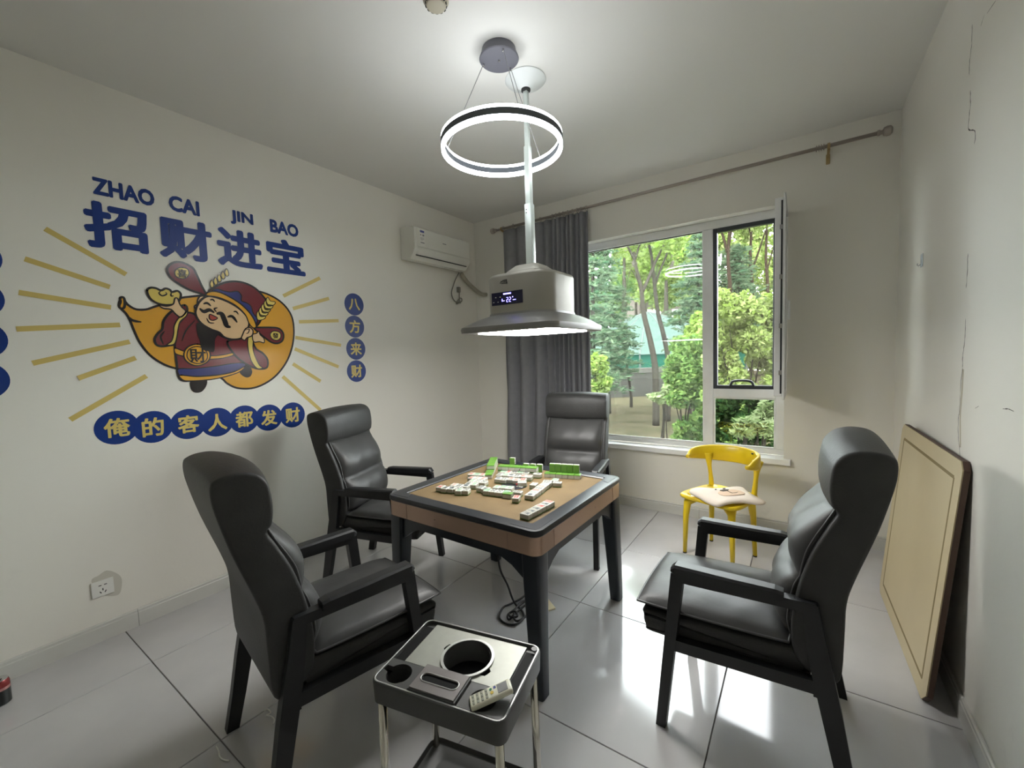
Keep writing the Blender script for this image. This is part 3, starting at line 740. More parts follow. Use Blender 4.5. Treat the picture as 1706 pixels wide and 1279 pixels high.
# ---------------------------------------------------------------- yellow chair and cushion
yc = thing('plastic_chair', 'yellow plastic chair with a curved open back under the window', 'chair', (2.676, -.640, 0), math.radians(159))
def yleg(a, b, r0, r1): return MB().tube([a, tuple((np.array(a) * .5 + np.array(b) * .5)), b], [r0, (r0 + r1) / 2, r1], 10)
SH = .445
seat = cat([(-.19, .19), (0, .205), (.19, .19), (.205, 0), (.165, -.18), (0, -.20), (-.165, -.18), (-.205, 0)], 6, True)
m = MB()
m.loft([[(p[0] * .93, p[1] * .93, SH - .028) for p in seat], [(p[0] * 1.0, p[1] * 1.0, SH - .022) for p in seat], [(p[0] * 1.01, p[1] * 1.01, SH - .008) for p in seat], [(p[0] * .97, p[1] * .97, SH) for p in seat], [(p[0] * .6, p[1] * .6, SH - .010) for p in seat]])
m.put('seat', M['yellow'], yc, True)
for sx, sy in ((-.165, .155), (.165, .155), (-.150, -.15), (.150, -.15)):
    lb = MB(); k = 1.06 if sy > 0 else 1.08
    lb.tube([(sx * .80, sy * .80, SH - .02), (sx * .97, sy * .97, SH - .07), (sx * 1.02, sy * 1.02, SH - .16), (sx * k, sy * k, 0.008)], [.050, .026, .020, .013], 10)
    lg = lb.put('leg', M['yellow'], yc, True)
    MB().lathe([(.013, 0), (.013, .010)], 10, (sx * k, sy * k, 0)).put('foot_cap', M['seal'], lg)
# rear posts and back band (rear = -y)
band_c = (0, -.015); R0 = .225
def band_pt(t, z): return (band_c[0] + R0 * 1.02 * math.sin(t), band_c[1] - R0 * math.cos(t), z)
rings = []
N = 40
for k in range(N + 1):
    t = math.radians(-112 + 224 * k / N); a = abs(math.degrees(t)) / 112
    zt = .755 - .018 * a ** 2 - .05 * max(0, (a - .72) / .28) ** 2
    zb = .628 + .050 * a ** 2
    th = .010
    if k in (0, N): zt = zb + .03
    ro = R0 + th; ri = R0 - th
    def pt(r, z): return (band_c[0] + r * 1.02 * math.sin(t), band_c[1] - r * math.cos(t), z)
    rings.append([pt(R0, zb), pt(ri, zb + .008), pt(ri - .002 , (zt + zb) / 2), pt(ri, zt - .008), pt(R0, zt), pt(ro, zt - .008), pt(ro + .002, (zt + zb) / 2), pt(ro, zb + .008)])
bk = MB().loft(rings).put('backrest', M['yellow'], yc, True)
for s in (-1, 1):
    tt = math.radians(52 * s)
    p = np.array(band_pt(tt, .69)); q = np.array((s * .150 * 1.02, -.15 * 1.02, SH - .03))
    MB().tube(cat([q, q * .65 + p * .35 + np.array([0, -.004, 0]), q * .3 + p * .7, p], 5), [.022, .021, .019, .018, .017, .016, .015, .015, .015, .016, .018, .021, .025, .03, .034, .036], 10).put('back_post', M['yellow'], yc, True)
MB().box(-.006, .006, -R0 - .0, -R0 + .012, .728, .738, .002, 1, Matrix.Rotation(math.radians(-38), 4, 'Z')).put('vent_hole', M['seal'], bk)

# cushion with a bear face lying on the chair
cz = SH + .020
cp = [onz(u, v, cz + .012)[:2] for u, v in ((1148, 819), (1166, 812), (1200, 810.5), (1234, 811.5), (1246, 818), (1276, 835), (1240, 834.5), (1215, 836), (1198, 838.5), (1188, 836), (1165, 826))]
cc = np.mean(cp, 0)
cu_ = thing('seat_cushion_pad', 'thin cream cushion with a bear face lying on the yellow chair', 'cushion', (float(cc[0]), float(cc[1]), SH + .006))
P = cat([np.array(p) - cc for p in cp], 4, True)
def lift(p, h):
    r = np.linalg.norm(p); return (p[0], p[1], h + .006 * math.sin(p[0] * 22) + .004 * math.cos(p[1] * 19))
m = MB()
m.loft([[lift(p * .97, .006) for p in P], [lift(p * 1.0, .016) for p in P], [lift(p * .985, .026) for p in P], [lift(p * .7, .031) for p in P], [lift(p * .3, .032) for p in P], [lift(p * .02, .032) for p in P]])
m.put('cushion_body', M['cushion'], cu_, True)
def cpt(u, v, h):
    q = onz(u, v, cz + .012)[:2] - cc; z = lift(q, .0335)[2]; return (q[0], q[1], z + h)
def cblob(name, pts, mt, h):
    Q = cat(pts, 4, True); c = np.mean(Q, 0)
    V = [cpt(*c, h)] + [cpt(*q, h) for q in Q]; n = len(Q)
    V2 = V + [(v[0], v[1], v[2] - .002) for v in V]; k = n + 1
    MB().raw(V2, [(0, 1 + i, 1 + (i + 1) % n) for i in range(n)] + [(1 + i, k + 1 + i, k + 1 + (i + 1) % n, 1 + (i + 1) % n) for i in range(n)]).put(name, M[mt], cu_)
cblob('muzzle', [(1196, 822), (1208, 818), (1224, 818), (1240, 823), (1238, 827), (1222, 829), (1205, 828)], 'cushion_nose', .002)
cblob('nose', [(1199, 818), (1207, 816.5), (1214, 817.5), (1212, 820), (1204, 820.5)], 'cushion_dark', .004)
cblob('eye', [(1191, 815), (1193.5, 814.6), (1194, 816.2), (1191.5, 816.6)], 'cushion_dark', .003)
cblob('eye', [(1204, 813.6), (1208, 813.4), (1208.5, 814.8), (1205, 815)], 'cushion_dark', .003)
pl = [cpt(u, v, .004) for u, v in ((1211, 820), (1216, 824), (1220, 826), (1226, 825.5), (1229, 824))]
MB().tube(pl, .0016, 5).put('mouth', M['cushion_dark'], cu_)

# ---------------------------------------------------------------- board leaning on the right wall
BW, BH, BT = .98, 1.015, .022
bd = thing('leaning_board', 'cream wooden board with a routed groove leaning on the cracked wall', 'board', (3.556, -1.145, .004), math.radians(1.5))
lean = math.asin((RW - .034 - 3.556) / BH)
ch = .03
poly = [(-BW / 2 + ch * 1.6, 0), (BW / 2 - ch, 0), (BW / 2, ch), (BW / 2, BH - ch), (BW / 2 - ch, BH), (-BW / 2 + ch, BH), (-BW / 2, BH - ch), (-BW / 2, ch * 1.6)]
def bf(a, b, h): return (b * math.sin(lean) - h * math.cos(lean), a, b * math.cos(lean) + h * math.sin(lean))
MB().slab(poly, bf, .004).put('face_panel', M['board'], bd)
MB().slab([(p[0] * 1.004, .5 * BH + (p[1] - .5 * BH) * 1.004) for p in poly], lambda a, b, h: bf(a, b, h - .018), .0178).put('core', M['board_edge'], bd)
g = .075; gp = [(-BW / 2 + g, g), (BW / 2 - g, g), (BW / 2 - g, BH - g), (-BW / 2 + g, BH - g)]
for i in range(4):
    a, b = np.array(gp[i]), np.array(gp[(i + 1) % 4]); d = (b - a) / np.linalg.norm(b - a); nn = np.array([-d[1], d[0]]) * .007
    MB().slab([a + nn, a - nn, b - nn, b + nn], lambda a, b, h: bf(a, b, .0035 + h), .0008).put('groove', M['groove'], bd)

# ---------------------------------------------------------------- trolley
tr = thing('tea_trolley', 'grey side trolley with cup holders, steel bucket and tissue slot', 'trolley', (2.290, -2.978, 0), math.radians(11.8))
TZ = .55
def ringrect(w, h, r, z, n=5): return [(p[0], p[1], z) for p in rrect(w, h, r, n)]
body = MB()
body.loft([ringrect(.40, .285, .02, TZ - .072), ringrect(.425, .305, .026, TZ - .066), ringrect(.430, .310, .028, TZ - .01), ringrect(.428, .308, .027, TZ - .003), ringrect(.420, .300, .024, TZ), ringrect(.410, .290, .02, TZ), ringrect(.406, .286, .018, TZ - .012)], cap=False)
body.put('tray', M['trolley'], tr, auto=40)
MB().loft([ringrect(.4215, .3015, .0245, TZ + .0004), ringrect(.4165, .2965, .022, TZ + .0008), ringrect(.4115, .2915, .0205, TZ + .0004), ringrect(.4165, .2965, .022, TZ - .001)], cap=False).put('edge_trim', M['trolley_edge'], tr, True)
def holed(outer, holes, z0, z1):
    """flat plate with round openings: outer rectangle split with bmesh fill"""
    bm = bmesh.new(); edges = []
    for loop in [outer] + holes:
        vv = [bm.verts.new((p[0], p[1], z1)) for p in loop]
        for i in range(len(vv)): edges.append(bm.edges.new((vv[i], vv[(i + 1) % len(vv)])))
    bmesh.ops.triangle_fill(bm, use_beauty=True, use_dissolve=False, edges=edges)
    r = bmesh.ops.extrude_face_region(bm, geom=bm.faces[:])
    for v in r['geom']:
        if isinstance(v, bmesh.types.BMVert): v.co.z = z0
    bmesh.ops.recalc_face_normals(bm, faces=bm.faces[:])
    me = bpy.data.meshes.new('plate'); bm.to_mesh(me); bm.free(); return me
circ = lambda cx, cy, r, n=36: [(cx + r * math.cos(2 * math.pi * k / n), cy + r * math.sin(2 * math.pi * k / n)) for k in range(n)]
def bucket_hole(cx, cy, r):
    out = []
    for k in range(48):
        t = 2 * math.pi * k / 48; rr = r
        for t0 in (math.radians(165), math.radians(-20)):
            dlt = abs((t - t0 + math.pi) % (2 * math.pi) - math.pi)
            if dlt < .18: rr = r + .016
        out.append((cx + rr * math.cos(t), cy + rr * math.sin(t)))
    return out
BX, BY, BR = .012, .030, .079
ZP = TZ - .0115
def cuphole(cx, cy, r, nt):
    out = []
    for k in range(40):
        t = 2 * math.pi * k / 40; rr = r
        dlt = abs((t - nt + math.pi) % (2 * math.pi) - math.pi)
        if dlt < .22: rr = r + .020
        out.append((cx + rr * math.cos(t), cy + rr * math.sin(t)))
    return out
CUPS = ((-.146, -.204, -.089, math.pi * .97), (.131, .072, .204, math.pi * .2))
add('tray_deck', holed([(p[0], p[1]) for p in rrect(.408, .288, .019, 5)], [bucket_hole(BX, BY, BR)] + [cuphole(c[0], -.103, .038, c[3]) for c in CUPS], ZP - .004, ZP), M['trolley'], tr)
MB().loft([ringrect(.40, .285, .02, TZ - .072), ringrect(.40, .285, .02, TZ - .069)]).put('tray_bottom', M['black_hole'], tr)
add('steel_panel', holed([(-.168, -.047), (.168, -.047), (.168, .138), (-.168, .138)], [bucket_hole(BX, BY, BR)], ZP + .0005, ZP + .006), M['trolley_panel'], tr)
MB().lathe([(BR + .003, ZP + .004), (BR + .003, ZP + .010), (BR - .004, ZP + .010), (BR - .006, ZP - .06), (BR - .010, ZP - .125), (.02, ZP - .127)], 48, (BX, BY, 0), caps=(False, True)).put('bucket', M['inner_steel'], tr, auto=35)
MB().lathe([(BR + .0045, ZP + .009), (BR + .0045, ZP + .012), (BR - .004, ZP + .012), (BR - .004, ZP + .009)], 48, (BX, BY, 0), caps=(False, False)).put('bucket_rim', M['trolley_edge'], tr, auto=35)
for x0, x1 in ((-.203, -.172), (.172, .2035)):
    MB().box(x0, x1, -.05, .122, ZP + .0005, ZP + .003).put('side_slot', M['black_hole'], tr)
MB().box(-.165, .165, .1385, .143, ZP + .0005, ZP + .004).put('side_slot', M['black_hole'], tr)
for cx, x0, x1, nt in CUPS:
    cy = -.103; r = .038
    add('cup_plate', holed([(x0, -.1445), (x1, -.1445), (x1, -.055), (x0, -.055)], [cuphole(cx, cy, r, nt)], ZP + .0005, ZP + .012), M['trolley'], tr)
    MB().lathe([(r + .001, ZP - .004), (r + .001, ZP - .046), (.012, ZP - .048)], 40, (cx, cy, 0), caps=(False, True)).put('cup_well', M['trolley'], tr, auto=35)
tb = MB(); tb.box(-.087, .067, -.145, -.045, ZP + .0005, ZP + .016, .003, 2); tb.put('tissue_box', M['trolley'], tr)
add('tissue_lid', holed(rect_ := [(-.082, -.141), (.062, -.141), (.062, -.049), (-.082, -.049)], [[(p[0] - .010, p[1] - .095) for p in rrect(.118, .030, .0149, 8)]], ZP + .0155, ZP + .020), M['trolley_lid'], tr)
MB().box(-.066, .046, -.109, -.081, ZP + .0160, ZP + .0166).put('tissue_slot', M['black_hole'], tr)
MB().tube([(p[0] - .010, p[1] - .095, ZP + .020) for p in rrect(.121, .033, .0163, 8)], .0022, 6, True).put('slot_rim', M['trolley_edge'], tr, True)
for sx in (-1, 1):
    for sy in (-1, 1):
        lb = MB().tube([(sx * .190, sy * .130, TZ - .06), (sx * .194, sy * .134, .095), (sx * .196, sy * .136, .012)], .0125, 14)
        lg = lb.put('leg', M['chrome'], tr, True)
        MB().lathe([(.014, 0), (.016, .004), (.016, .012), (.012, .014)], 14, (sx * .196, sy * .136, 0)).put('foot', M['seal'], lg)
sh = MB(); sh.loft([ringrect(.405, .285, .03, .078), ringrect(.425, .305, .036, .084), ringrect(.430, .310, .038, .104), ringrect(.420, .300, .034, .108), ringrect(.412, .292, .03, .092), ringrect(.33, .22, .03, .090), ringrect(.32, .21, .03, .086), ringrect(.30, .19, .02, .086)])
sh.put('shelf', M['trolley'], tr, auto=40)
MB().lathe([(.010, .1515 - .15), (.010, .003)], 20, (.196, .132, TZ - .001)).put('corner_button', M['trolley'], tr)
# remote control propped in the cup holder
a = math.radians(11.8); c_, s_ = math.cos(a), math.sin(a)
def tl(x, y): return (2.290 + x * c_ - y * s_, -2.978 + x * s_ + y * c_)
rp = np.array((*tl(.118, -.122), TZ + .002)); rq = np.array((*tl(.190, -.070), TZ + .024))
dv = Vector(rq - rp); ln = .118
rm = thing('remote_control', 'white air conditioner remote propped in the trolley cup holder', 'remote control', tuple((rp + rq) / 2 + np.array([0, 0, .004])))
q = dv.normalized().to_track_quat('Y', 'Z'); rm.rotation_mode = 'QUATERNION'; rm.rotation_quaternion = q
MB().box(-.021, .021, -ln / 2, ln / 2, -.008, .008, .005, 3).put('case', M['remote'], rm, True)
MB().box(-.015, .015, .020, .048, .0078, .0088, .0004, 1).put('display', M['grey_print'], rm)
for iy in range(4):
    for ix in range(3):
        MB().box(-.016 + ix * .0115, -.007 + ix * .0115, -.052 + iy * .0125, -.045 + iy * .0125, .0078, .0092, .001, 1).put('button', M['remote_btn'], rm)
MB().lathe([(.0045, .0075), (.0045, .0098)], 14, (.004, .004, 0)).put('button', M['st_yellow'], rm)
MB().lathe([(.0035, .0075), (.0035, .0098)], 14, (-.008, .002, 0)).put('button', M['ink_green'], rm)
MB().box(-.014, -.006, .010, .017, .0078, .0086).put('logo', M['blue_print'], rm)

# ---------------------------------------------------------------- mahjong table
TX, TY, TRZ = 1.772, -1.966, math.radians(-1.2)
tb_ = thing('mahjong_table', 'square mahjong table with black rim, copper sides and tan cloth', 'table', (TX, TY, 0), TRZ)
LX, LY = .982, .930
def rr3(w, h, r, z, n=6): return [(p[0], p[1], z) for p in rrect(w, h, r, n)]
ZT = .745
rim = MB(); rw = .078
rim.loft([rr3(LX - .004, LY - .004, .045, .716), rr3(LX + .006, LY + .006, .05, .722), rr3(LX + .006, LY + .006, .05, .736), rr3(LX - .004, LY - .004, .045, .744), rr3(LX - .03, LY - .03, .035, ZT),
          rr3(LX - 2 * rw + .012, LY - 2 * rw + .012, .012, ZT - .001), rr3(LX - 2 * rw, LY - 2 * rw, .006, ZT - .006), rr3(LX - 2 * rw, LY - 2 * rw, .006, .716)], cap=False)
rim.put('rim', M['table_black'], tb_, auto=35)
# mitred corner plates of the rim
for sx, sy in ((1, -1), (1, 1), (-1, 1), (-1, -1)):
    cx, cy = sx * (LX / 2 - .018), sy * (LY / 2 - .018)
    pts = [(sx * (LX / 2 - .155), sy * (LY / 2 - .020)), (sx * (LX / 2 - .05), sy * (LY / 2 - .019)), (sx * (LX / 2 - .026), sy * (LY / 2 - .026)), (sx * (LX / 2 - .019), sy * (LY / 2 - .05)), (sx * (LX / 2 - .02), sy * (LY / 2 - .155)), (sx * (LX / 2 - .070), sy * (LY / 2 - .13)), (sx * (LX / 2 - .072), sy * (LY / 2 - .072)), (sx * (LX / 2 - .13), sy * (LY / 2 - .070))]
    if sx * sy < 0: pts = pts[::-1]
    MB().slab(pts, lambda a, b, h: (a, b, ZT - .0006 + h), .0016).put('corner_plate', M['table_black'], tb_)
MB().loft([rr3(LX - 2 * rw + .004, LY - 2 * rw + .004, .006, .720), rr3(LX - 2 * rw + .004, LY - 2 * rw + .004, .006, .735)]).put('play_surface', M['cloth'], tb_)
MB().loft([rr3(LX - .012, LY - .012, .042, .632), rr3(LX - .004, LY - .004, .045, .636), rr3(LX - .004, LY - .004, .045, .716), rr3(LX - .04, LY - .04, .03, .716)]).put('apron', M['copper'], tb_, auto=30)
for s in (-1, 1):
    for off in (-.33, .33):
        MB().box(off - .001, off + .001, s * (LY / 2 - .002) - .001, s * (LY / 2 - .002) + .001, .637, .715).put('apron_seam', M['copper_line'], tb_)
        MB().box(s * (LX / 2 - .002) - .001, s * (LX / 2 - .002) + .001, off - .001, off + .001, .637, .715).put('apron_seam', M['copper_line'], tb_)
    MB().lathe([(.004, 0), (.004, .002)], 10, (0, 0, 0), Matrix.Translation((-.12, s * (LY / 2 - .002), .675)) @ Matrix.Rotation(math.radians(90), 4, 'X')).put('screw', M['copper_line'], tb_)
    MB().lathe([(.004, 0), (.004, .002)], 10, (0, 0, 0), Matrix.Translation((s * (LX / 2 - .003), .10, .675)) @ Matrix.Rotation(math.radians(90), 4, 'Y')).put('screw', M['copper_line'], tb_)
# under frame rails with haunched ends
for s in (-1, 1):
    h = LX / 2 - .06
    pr = [(-h, .634), (h, .634), (h, .50), (h - .045, .515), (h - .10, .555), (h - .16, .580), (-h + .16, .580), (-h + .10, .555), (-h + .045, .515), (-h, .50)]
    MB().slab(pr, lambda a, b, t: (a, s * (LY / 2 - .055) + t * s, b), .028).put('under_rail', M['table_leg'], tb_)
    h = LY / 2 - .06
    pr = [(-h, .634), (h, .634), (h, .50), (h - .045, .515), (h - .10, .555), (h - .16, .580), (-h + .16, .580), (-h + .10, .555), (-h + .045, .515), (-h, .50)]
    MB().slab(pr, lambda a, b, t: (s * (LX / 2 - .055) + t * s, a, b), .028).put('under_rail', M['table_leg'], tb_)
MB().box(-.36, .36, -.34, .34, .56, .632, .01, 2).put('machine_case', M['table_black'], tb_)
MB().box(-.06, .06, -.06, .06, .50, .56, .006, 1).put('machine_box', M['table_black'], tb_)
for sx in (-1, 1):
    for sy in (-1, 1):
        rg = []
        for z, o_, w in ((.634, -.060, .088), (.50, -.056, .084), (.25, -.046, .072), (.004, -.038, .062)):
            cx, cy = sx * (LX / 2 + o_ + .006), sy * (LY / 2 + o_ + .006)
            rg.append([(cx + p[0], cy + p[1], z) for p in rrect(w, w, .012, 3)])
        lg = MB().loft(rg).put('leg', M['table_leg'], tb_, auto=40)
        MB().box(sx * (LX / 2 - .032) - .022, sx * (LX / 2 - .032) + .022, sy * (LY / 2 - .032) - .022, sy * (LY / 2 - .032) + .022, 0, .005).put('foot_pad', M['seal'], lg)
dl = MB().lathe([(.075, .7345), (.075, .7375), (.068, .739), (.02, .7395)], 40, (.02, .03, 0)).put('centre_dial', M['table_black'], tb_, auto=35)
MB().lathe([(.012, .739), (.012, .744), (.008, .746)], 16, (.035, .045, 0)).put('dial_button', M['ink_red'], dl)
for k in range(3):
    MB().box(.045, .085, .012 + k * .006, .0145 + k * .006, .7395, .7405).put('dial_bar', M['plastic_white'], dl)

# ---------------------------------------------------------------- mahjong tiles
TL, TW, TH, TG = .050, .0362, .027, .0045       # length, width, thickness, green layer
def tile_body(z0, z1, b=.0035): return MB().box(-TW / 2, TW / 2, -TL / 2, TL / 2, z0, z1, b, 2).me('tile_part')
me_white = tile_body(TG - .001, TH); me_green = tile_body(0, TG + .003, .003)
def face_mesh(kind):
    m = MB(); z = TH
    f = lambda a, b, h: (a, b, z - .0002 + h)
    if kind[0] == 'd':
        lay = {1: [(0, 0)], 2: [(0, .010), (0, -.010)], 3: [(-.008, .012), (0, 0), (.008, -.012)], 4: [(-.008, .010), (.008, .010), (-.008, -.010), (.008, -.010)], 5: [(-.008, .012), (.008, .012), (0, 0), (-.008, -.012), (.008, -.012)], 6: [(-.007, .013), (.007, .013), (-.007, -.001), (.007, -.001), (-.007, -.013), (.007, -.013)], 8: [(sx * .007, y) for sx in (-1, 1) for y in (-.015, -.005, .005, .015)]}[int(kind[1])]
        r = {1: .0135, 2: .0085}.get(int(kind[1]), .0056)
        for x, y in lay: m.slab([(x + r * math.cos(t * math.pi / 6), y + r * math.sin(t * math.pi / 6)) for t in range(12)], f, .0004)
    elif kind[0] == 'b':
        n = int(kind[1]); cols = (n + 1) // 2
        for i in range(n):
            x = (-(cols - 1) / 2 + i % cols) * .0085; y = .0095 if i < cols else -.0095
            m.slab([(x - .0024, y - .008), (x + .0024, y - .008), (x + .0024, y + .008), (x - .0024, y + .008)], f, .0004)
    else:
        for ch, cy, s in ((kind[1], .0105, .017), ('萬', -.0095, .020)):
            V, F, ex = glyph(ch, .04); m.raw([(v[0] * s * (1.1 if s > .016 else 1.2), cy + v[1] * s * min(1, ex[1] / ex[0] + .0), z + .0003 + v[2] * .3) for v in V], F)
    return m.me('face')
KINDS = ['d1', 'd2', 'd4', 'd5', 'd6', 'd8', 'b2', 'b4', 'b6', 'b8', 'c六', 'c八', 'c七', 'c二']
FACES = {k: face_mesh(k) for k in KINDS}
FCOL = {'d': 'ink', 'b': 'ink_green', 'c': 'ink'}
ZF = .7353
NTH = ['first', 'second', 'third', 'fourth', 'fifth', 'sixth', 'seventh', 'eighth', 'ninth', 'tenth', 'eleventh', 'twelfth', 'thirteenth', 'fourteenth', 'fifteenth']
rng = random.Random(11)
tile_log = []
def mtile(x, y, z, deg, mode, label, group, kind=None):
    """mode: 'up' face up, 'down' green back up, 'stand' on its short end, green towards the viewer"""
    t = thing('mahjong_tile', label, 'mahjong tile', (x, y, z), 0, group)
    t.rotation_mode = 'XYZ'
    if mode == 'up': t.rotation_euler = (0, 0, math.radians(deg))
    elif mode == 'down': t.rotation_euler = (math.pi, 0, math.radians(deg)); t.location.z = z + TH
    else: t.rotation_euler = (math.radians(-90), 0, math.radians(deg)); t.location.z = z + TL / 2
    add('tile_front', me_white, M['tile_white'], t); add('tile_back', me_green, M['tile_green'], t)
    if mode == 'up':
        k = kind or rng.choice(KINDS); add('face_print', FACES[k], M[FCOL[k[0]] if rng.random() > .12 else 'ink_red'], t)
    tile_log.append((x, y, z)); return t
def row(p, q, n, mode, z, label, group, across=True, kinds=None, ordinal=None):
    p = np.array(p); q = np.array(q); d = (q - p) / np.linalg.norm(q - p); ang = math.degrees(math.atan2(d[1], d[0]))
    for i in range(n):
        c = p + d * (TW * 1.012) * (i + .5)
        mtile(c[0] + rng.uniform(-.001, .001) , c[1] + rng.uniform(-.001, .001), z, ang + (0 if mode != 'stand' else 0) + rng.uniform(-.6, .6), mode, (label + ', ' + NTH[i] + ' along') if ordinal is None else label % ordinal[i], group, kinds[i] if kinds else None)
G = lambda u, v, z=ZF + TH: onz(u, v, z)[:2]
# hand of six laid on the near right corner
B4 = lambda x, y: (840 + x * 140 / 1557, 755 + y * 140 / 1557)
p = (np.array(G(*B4(275, 1105))) + np.array(G(*B4(450, 1150)))) / 2; q = (np.array(G(*B4(935, 890))) + np.array(G(*B4(785, 855)))) / 2
def rowz(p, q, n, z, label, group, kinds, ords):
    row(p, q, n, 'up', z, label, group, True, kinds, ords)
o6 = ['nearest', 'second', 'third', 'fourth', 'fifth', 'farthest']
rowz(p, q, 6, ZF, 'face-up mahjong tile on the near table corner, %s of the row of six', 'row of six tiles on the table corner', ['c二', 'c六', 'c七', 'c八', 'c六', 'd8'], o6)
# row of seven behind it
p = (np.array(G(*B4(375, 760))) + np.array(G(*B4(535, 795)))) / 2; q = (np.array(G(*B4(860, 545))) + np.array(G(*B4(745, 500)))) / 2
rowz(p, q, 7, ZF, 'face-up mahjong tile in the slanting row, %s from the near end', 'slanting row of seven tiles', ['d1', 'b4', 'd8', 'd6', 'b6', 'b4', 'd6'], ['first', 'second', 'third', 'fourth', 'fifth', 'sixth', 'seventh'])
def loose(items, label, group, z=ZF):
    for (u, v), deg in items: 
        c = G(u, v, z + TH); mtile(c[0], c[1], z, deg, 'up', label, group)
def heap(pts, nu, nv, deg, label, group, skip=()):
    """near-touching tiles filling a quad of the cloth: pts = 4 photo corners (near-left, near-right, far-right, far-left)"""
    Q = [np.array(G(*a, ZF + TH)) for a in pts]; k = 0
    for j in range(nv):
        for i in range(nu):
            if (i, j) in skip: continue
            a = (i + .5) / nu; b = (j + .5) / nv
            c = (Q[0] * (1 - a) + Q[1] * a) * (1 - b) + (Q[3] * (1 - a) + Q[2] * a) * b
            mtile(c[0] + rng.uniform(-.0015, .0015), c[1] + rng.uniform(-.0015, .0015), ZF, deg + rng.uniform(-5, 5), 'up', label, group); k += 1
def block(o, deg, nu, nv, label, group, jit=4, skip=()):
    """tiles side by side in nv ranks of nu on the cloth, o = world xy of the near left tile"""
    a = math.radians(deg); ex = np.array([math.cos(a), math.sin(a)]); ey = np.array([-ex[1], ex[0]])
    for j in range(nv):
        for i in range(nu):
            if (i, j) in skip: continue
            c = np.array(o) + ex * (i * (TW + .0014) + (j % 2) * .008) + ey * (j * (TL + .0018) + rng.uniform(-.006, .006) * (1 if nv == 1 else .1))
            mtile(c[0], c[1], ZF, deg + rng.uniform(-jit, jit) * .3, 'up', label + ', ' + NTH[i] + ' from left', group)
A3 = lambda x, y: (720 + x * 140 / 1705, 755 + y * 140 / 1705)
lab = 'face-up mahjong tile, '
block(G(*A3(165, 670), ZF + TH), 12, 4, 1, lab + 'left arm of the heap', 'left arm of the tile heap')
block(G(*A3(560, 725), ZF + TH), 20, 2, 1, lab + 'front kink of the left arm', 'kink of the left arm')
block(G(*A3(440, 630), ZF + TH), 12, 3, 1, lab + 'back rank of the left arm', 'back rank of the left arm')
block(G(*A3(740, 600), ZF + TH), 18, 2, 1, lab + 'bend beside the left arm', 'bend of the heap')
block(G(*A3(985, 680), ZF + TH), 5, 2, 1, lab + 'pair before the middle bank', 'pair before the middle bank')
block(G(*A3(820, 545), ZF + TH), 12, 3, 1, lab + 'second rank of the middle bank', 'second rank of the middle bank')
block(G(*A3(810, 480), ZF + TH), 10, 3, 1, lab + 'third rank of the middle bank', 'third rank of the middle bank')
block(G(*A3(800, 405), ZF + TH), 14, 3, 1, lab + 'farthest rank of the middle bank', 'farthest rank of the middle bank')
block(G(*A3(1120, 735), ZF + TH), 14, 4, 1, lab + 'front bank before the dial', 'front bank before the dial')
block(G(*A3(1320, 665), ZF + TH), 14, 3, 1, lab + 'rear rank before the dial', 'rear rank before the dial')
c = G(*A3(1535, 800), ZF + TH); mtile(c[0], c[1], ZF, 100, 'down', 'single green-backed mahjong tile in front of the dial', None)
block(G(*A3(1340, 500), ZF + TH), 18, 5, 1, lab + 'right heap, front rank', 'right heap front rank')
block(G(*A3(1370, 420), ZF + TH), 16, 6, 1, lab + 'right heap, middle rank', 'right heap middle rank')
block(G(*A3(1440, 362), ZF + TH), 20, 5, 1, lab + 'right heap, rear rank', 'right heap rear rank')
c = G(*B4(330, 525), ZF + TH); mtile(c[0] , c[1], ZF, -60, 'up', 'face-up mahjong tile turned sideways at the end of the right heap', None)
for (x, y), deg, lb in (((225, 800), 20, 'lone face-up mahjong tile in front of the dial, closest to the corner row'), ((250, 700), 100, 'face-up mahjong tile with red marks beside the single green-backed tile'), ((548, 560), 8, 'lone face-up mahjong tile between the dial and the slanting row'), ((612, 370), 100, 'lone face-up mahjong tile just before the long green wall')):
    c = G(*B4(x, y), ZF + TH); mtile(c[0], c[1], ZF, deg, 'up', lb, None)
for (x, y), deg, lb in (((985, 530), -72, 'right end of the cross bar beyond the slanting row'), ((945, 480), 14, 'far end of the cross bar beyond the slanting row'), ((800, 505), -72, 'left end of the cross bar beyond the slanting row')):
    c = G(*B4(x, y), ZF + TH); mtile(c[0], c[1], ZF, deg, 'up', 'face-up mahjong tile, ' + lb, None)
# green walls
pa = np.array(G(*A3(1255, 75), ZF + 2 * TH)); pb = np.array(G(*A3(1165, 275), ZF + 2 * TH)); pc = np.array(G(*A3(1130, 440), ZF + TH))
dA = (pb - pa) / np.linalg.norm(pb - pa); nA = int(np.linalg.norm(pb - pa) / (TW * 1.012))
for lv in (0, 1): row(pa, pb, nA, 'down', ZF + lv * (TH + .0003), 'green-backed mahjong tile, %s course of the left wall' % ('lower', 'upper')[lv], 'left green wall, %s course' % ('lower', 'upper')[lv])
pb2 = pa + dA * nA * TW * 1.012 + dA * .003; nB = max(2, int(np.linalg.norm(pc - pb2) / (TW * 1.012)))
row(pb2, pc, nB, 'down', ZF, 'green-backed mahjong tile, single near end of the left wall', 'left green wall, near end')
pd = np.array(G(*A3(1350, 235), ZF + 2 * TH)); pe = np.array(G(*B4(690, 262), ZF + 2 * TH))
nC = int(np.linalg.norm(pe - pd) / (TW * 1.012))
for lv in (0, 1): row(pd, pe, nC, 'down', ZF + lv * (TH + .0003), 'green-backed mahjong tile, %s course of the far wall' % ('lower', 'upper')[lv], 'far green wall, %s course' % ('lower', 'upper')[lv])
ang = math.degrees(math.atan2(*(pe - pd)[::-1]))
